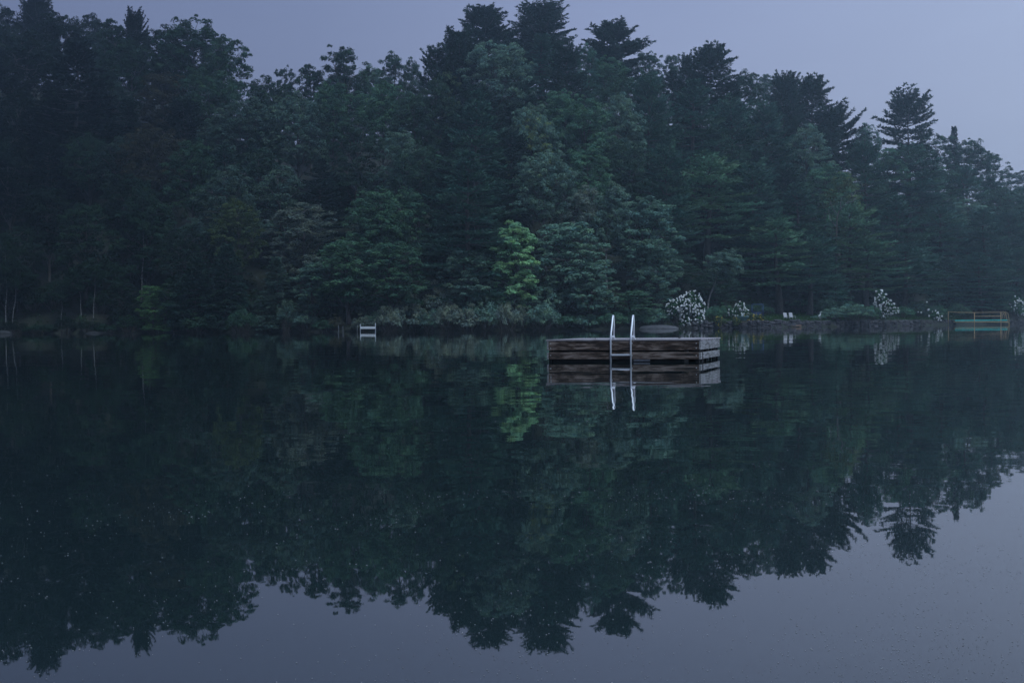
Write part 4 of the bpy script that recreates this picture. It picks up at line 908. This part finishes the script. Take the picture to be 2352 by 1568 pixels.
# turquoise pot
X, Y, z = at(1706, 740, 229).x, 229.0, gz(at(1706, 740, 229).x, 229.0); M_pot = simple('glazed_pot', (0.22, 0.42, 0.42), 0.4, var=0.1)
pt = MB(); n = 14; prof_ = [(0.0, 0.0), (0.62, 0.0), (0.72, 0.12), (0.98, 0.62), (1.08, 0.66), (1.08, 0.72), (0.94, 0.70), (0.7, 0.55), (0.0, 0.55)]
V = [(r_ * math.cos(6.2832 * k / n), r_ * math.sin(6.2832 * k / n), zz) for r_, zz in prof_ for k in range(n)]
pt.add(V, [(a * n + k, a * n + (k + 1) % n, (a + 1) * n + (k + 1) % n, (a + 1) * n + k) for a in range(len(prof_) - 1) for k in range(n)])
o = pt.build('plant_pot', M_pot, None, True, (X, Y, z - 0.05)); tag(o, 'pale turquoise bowl-shaped pot under the domed white hydrangea', 'plant pot')
# blue swing frame
X, Y, z = ground_pt(1740, 8.5); e = empty('swing_frame', (X, Y, z), 0.1); tag(e, 'blue tubular swing seat frame in the shade behind the pot', 'swing')
k_ = Y / F
for sx in (-1, 1):
    for dy in (-0.45, 0.45):
        b = MB(); b.tube([(sx * 26 * k_ / 2, dy, -0.05), (sx * 26 * k_ / 2, 0, 2.15)], 0.045, 7); b.build('leg', M_blue, e, True)
b = MB(); b.tube([(-13.5 * k_, 0, 2.15), (13.5 * k_, 0, 2.15)], 0.05, 8); b.build('top_bar', M_blue, e, True)
b = MB(); b.box((0, -0.05, 0.42), (1.35, 0.5, 0.06), bev=0.01); b.build('seat', M_blue, e)
b = MB()
for i in range(4): b.box((0, 0.22, 0.52 + i * 0.1), (1.35, 0.03, 0.07))
b.build('backrest', M_blue, e)
b = MB()
for sx in (-1, 1): b.tube([(sx * 0.65, 0, 0.45), (sx * 0.65, 0, 2.12)], 0.012, 5)
b.build('hanger', M_blue, e)
# wooden step at the wall foot
X = at(1829, 745, 231).x; Yw = float(shore_d(X, 231.0)) - 0.75; b = MB()
for i in range(3): b.box((0, i * 0.2, 0.16 + i * 0.10), (3.6, 0.19, 0.08), bev=0.01)
for sx in (-1.6, 0, 1.6): b.box((sx, 0.2, -0.1), (0.12, 0.6, 0.4))
o = b.build('wooden_steps', simple('tan_wood', (0.30, 0.20, 0.15), 0.8, var=0.25, stretch=(0.4, 5, 5)), None, False, (X, Yw, 0)); tag(o, 'low tan wooden steps at the foot of the wall below the chairs', 'steps')

# ------------------------------------------------------------------ the house glimpsed up the slope
DH = 284.0; c = at(855, 372, DH); e = empty('house', (c.x, DH, gz(c.x, DH)), 0.15); tag(e, 'pale house with a columned porch glimpsed through the trees up the slope', 'house')
hz = c.z - gz(c.x, DH); k_ = DH / F
M_side = simple('dark_siding', (0.10, 0.095, 0.11), 0.8, var=0.2, stretch=(0.3, 0.3, 8)); M_trim = simple('pale_trim', (0.70, 0.69, 0.74), 0.6, var=0.1); M_roof = simple('shingles', (0.05, 0.045, 0.045), 0.9, var=0.3, scale=6); M_glass = simple('dim_glass', (0.03, 0.035, 0.04), 0.08, var=0.1)
b = MB(); b.box((0, 4.0, hz / 2 - 0.5), (8.5, 6.0, hz + 1.6)); b.build('wall', M_side, e)
rf = MB(); t_ = hz + 0.32; rf.add([(-5, 0.2, t_), (5, 0.2, t_), (5, 7.4, t_), (-5, 7.4, t_), (-5, 3.8, t_ + 2.2), (5, 3.8, t_ + 2.2)], [(0, 1, 5, 4), (2, 3, 4, 5), (0, 4, 3), (1, 2, 5), (3, 2, 1, 0)]); rf.build('roof', M_roof, e)
b = MB(); b.box((0, 0.1, hz + 0.18), (10, 0.16, 0.28)); b.build('fascia', M_trim, e)
for xx in (-2.6, -0.9, 0.1, 0.8, 2.8):
    b = MB(); b.box((0, 0, 0), (0.28, 0.24, 2.9)); b.build('porch_column', M_trim, e, loc=(xx, 0.3, hz - 1.45))
b = MB(); b.box((0, 0.5, hz - 3.0), (8.8, 1.4, 0.25)); b.build('porch_floor', M_trim, e)
b = MB(); b.box((0, 0.0, hz - 2.1), (8.6, 0.06, 0.08))
for i in range(40): b.box((-4.2 + i * 0.215, 0.0, hz - 2.5), (0.05, 0.05, 0.78))
b.build('railing', M_trim, e)
b = MB(); b.box((1.0, 0.05, hz - 4.6), (2.2, 0.2, 2.6)); b.build('foundation_panel', M_trim, e)
for xx in (-3.2, -1.2, 1.6, 3.4):
    f = MB(); f.box((0, 0, 0), (1.0, 0.08, 1.4)); fr = f.build('window', M_trim, e, loc=(xx, 0.97, hz - 1.4)); f = MB(); f.box((0, -0.05, 0), (0.84, 0.03, 1.24)); f.build('pane', M_glass, fr)

# ------------------------------------------------------------------ haze
hb = MB(); hb.box((0, 600, 43.5), (2100, 1860, 93)); hz_ = hb.build('haze', bpy.data.materials.new('haze')); hm = hz_.data.materials[0]; hm.use_nodes = True
nt = hm.node_tree; nt.nodes.clear(); out = nt.nodes.new('ShaderNodeOutputMaterial'); pv = nt.nodes.new('ShaderNodeVolumePrincipled')
pv.inputs['Density'].default_value = 0.00047; pv.inputs['Color'].default_value = (0.72, 0.90, 1.0, 1); pv.inputs['Anisotropy'].default_value = 0.75
nt.links.new(pv.outputs[0], out.inputs['Volume']); hz_['kind'] = 'stuff'; tag(hz_, 'thin bluish evening mist over the lake and hillside', 'haze')

# ------------------------------------------------------------------ sky and light
wd_ = bpy.data.worlds.new('World'); sc.world = wd_; wd_.use_nodes = True; nt = wd_.node_tree; nt.nodes.clear(); L = nt.links.new
out = nt.nodes.new('ShaderNodeOutputWorld'); bg = nt.nodes.new('ShaderNodeBackground'); L(bg.outputs[0], out.inputs[0])
SUN_EL, SUN_AZ = R(58), R(150)
sky = nt.nodes.new('ShaderNodeTexSky'); sky.sky_type = 'NISHITA'; sky.sun_disc = False; sky.sun_elevation = SUN_EL; sky.sun_rotation = SUN_AZ; sky.dust_density = 2.5; sky.ozone_density = 3.0
tc = nt.nodes.new('ShaderNodeTexCoord')
dt = N(nt, 'ShaderNodeVectorMath', operation='DOT_PRODUCT'); dt.inputs[1].default_value = (0.85, 0.5, 0.05); L(tc.outputs['Generated'], dt.inputs[0])
rp = ramp(nt, [(0.0, (1.0, 1.15, 1.9)), (0.17, (1.36, 1.56, 2.6)), (0.38, (1.80, 2.05, 3.25)), (0.55, (2.7, 3.02, 4.5)), (0.76, (3.6, 3.98, 5.4)), (0.86, (6.0, 6.8, 8.8)), (1.0, (13.0, 14.5, 18.0))]); L(dt.outputs['Value'], rp.inputs[0])  # brightest stops: glow added out of view at right to lift haze, trees
cl = N(nt, 'ShaderNodeTexNoise', Scale=1.6, Detail=4.0, Roughness=0.5); mp = N(nt, 'ShaderNodeMapping'); mp.inputs['Scale'].default_value = (1, 1, 3.5); L(tc.outputs['Generated'], mp.inputs[0]); L(mp.outputs[0], cl.inputs['Vector'])
cr = ramp(nt, [(0.3, (0.90, 0.91, 0.93)), (0.7, (1.09, 1.085, 1.07))]); L(cl.outputs['Fac'], cr.inputs[0])
sx = N(nt, 'ShaderNodeSeparateXYZ'); L(tc.outputs['Generated'], sx.inputs[0])
zr_ = ramp(nt, [(0.0, (1.0, 1.0, 1.0)), (0.25, (1.04, 1.12, 1.22)), (0.85, (2.2, 2.55, 2.7))]); L(sx.outputs['Z'], zr_.inputs[0])
m0 = N(nt, 'ShaderNodeVectorMath', operation='MULTIPLY'); L(rp.outputs[0], m0.inputs[0]); L(zr_.outputs[0], m0.inputs[1])
m1 = N(nt, 'ShaderNodeVectorMath', operation='MULTIPLY'); L(m0.outputs[0], m1.inputs[0]); L(cr.outputs[0], m1.inputs[1])
mx = N(nt, 'ShaderNodeMix', data_type='RGBA'); mx.inputs[0].default_value = 0.90; L(sky.outputs[0], mx.inputs[6]); L(m1.outputs[0], mx.inputs[7])
L(mx.outputs[2], bg.inputs[0]); bg.inputs[1].default_value = 0.10
sun_d = bpy.data.lights.new('sun', 'SUN'); sun_d.energy = 1.5; sun_d.angle = R(25); sun_d.color = (0.70, 0.90, 1.0)
sun = bpy.data.objects.new('sun', sun_d); COL.objects.link(sun)
sv = Vector((math.cos(SUN_EL) * math.sin(SUN_AZ), math.cos(SUN_EL) * math.cos(SUN_AZ), math.sin(SUN_EL)))
sun.rotation_euler = sv.to_track_quat('Z', 'Y').to_euler(); sun.location = (60, -60, 120)

sc.view_settings.view_transform = 'Standard'; sc.view_settings.look = 'None'; sc.view_settings.gamma = 1; sc.view_settings.exposure = 0.0
cy = sc.cycles; cy.max_bounces = 6; cy.diffuse_bounces = 2; cy.glossy_bounces = 3; cy.transmission_bounces = 3; cy.volume_bounces = 1; cy.transparent_max_bounces = 4
cy.use_denoising = True; cy.caustics_reflective = False; cy.caustics_refractive = False
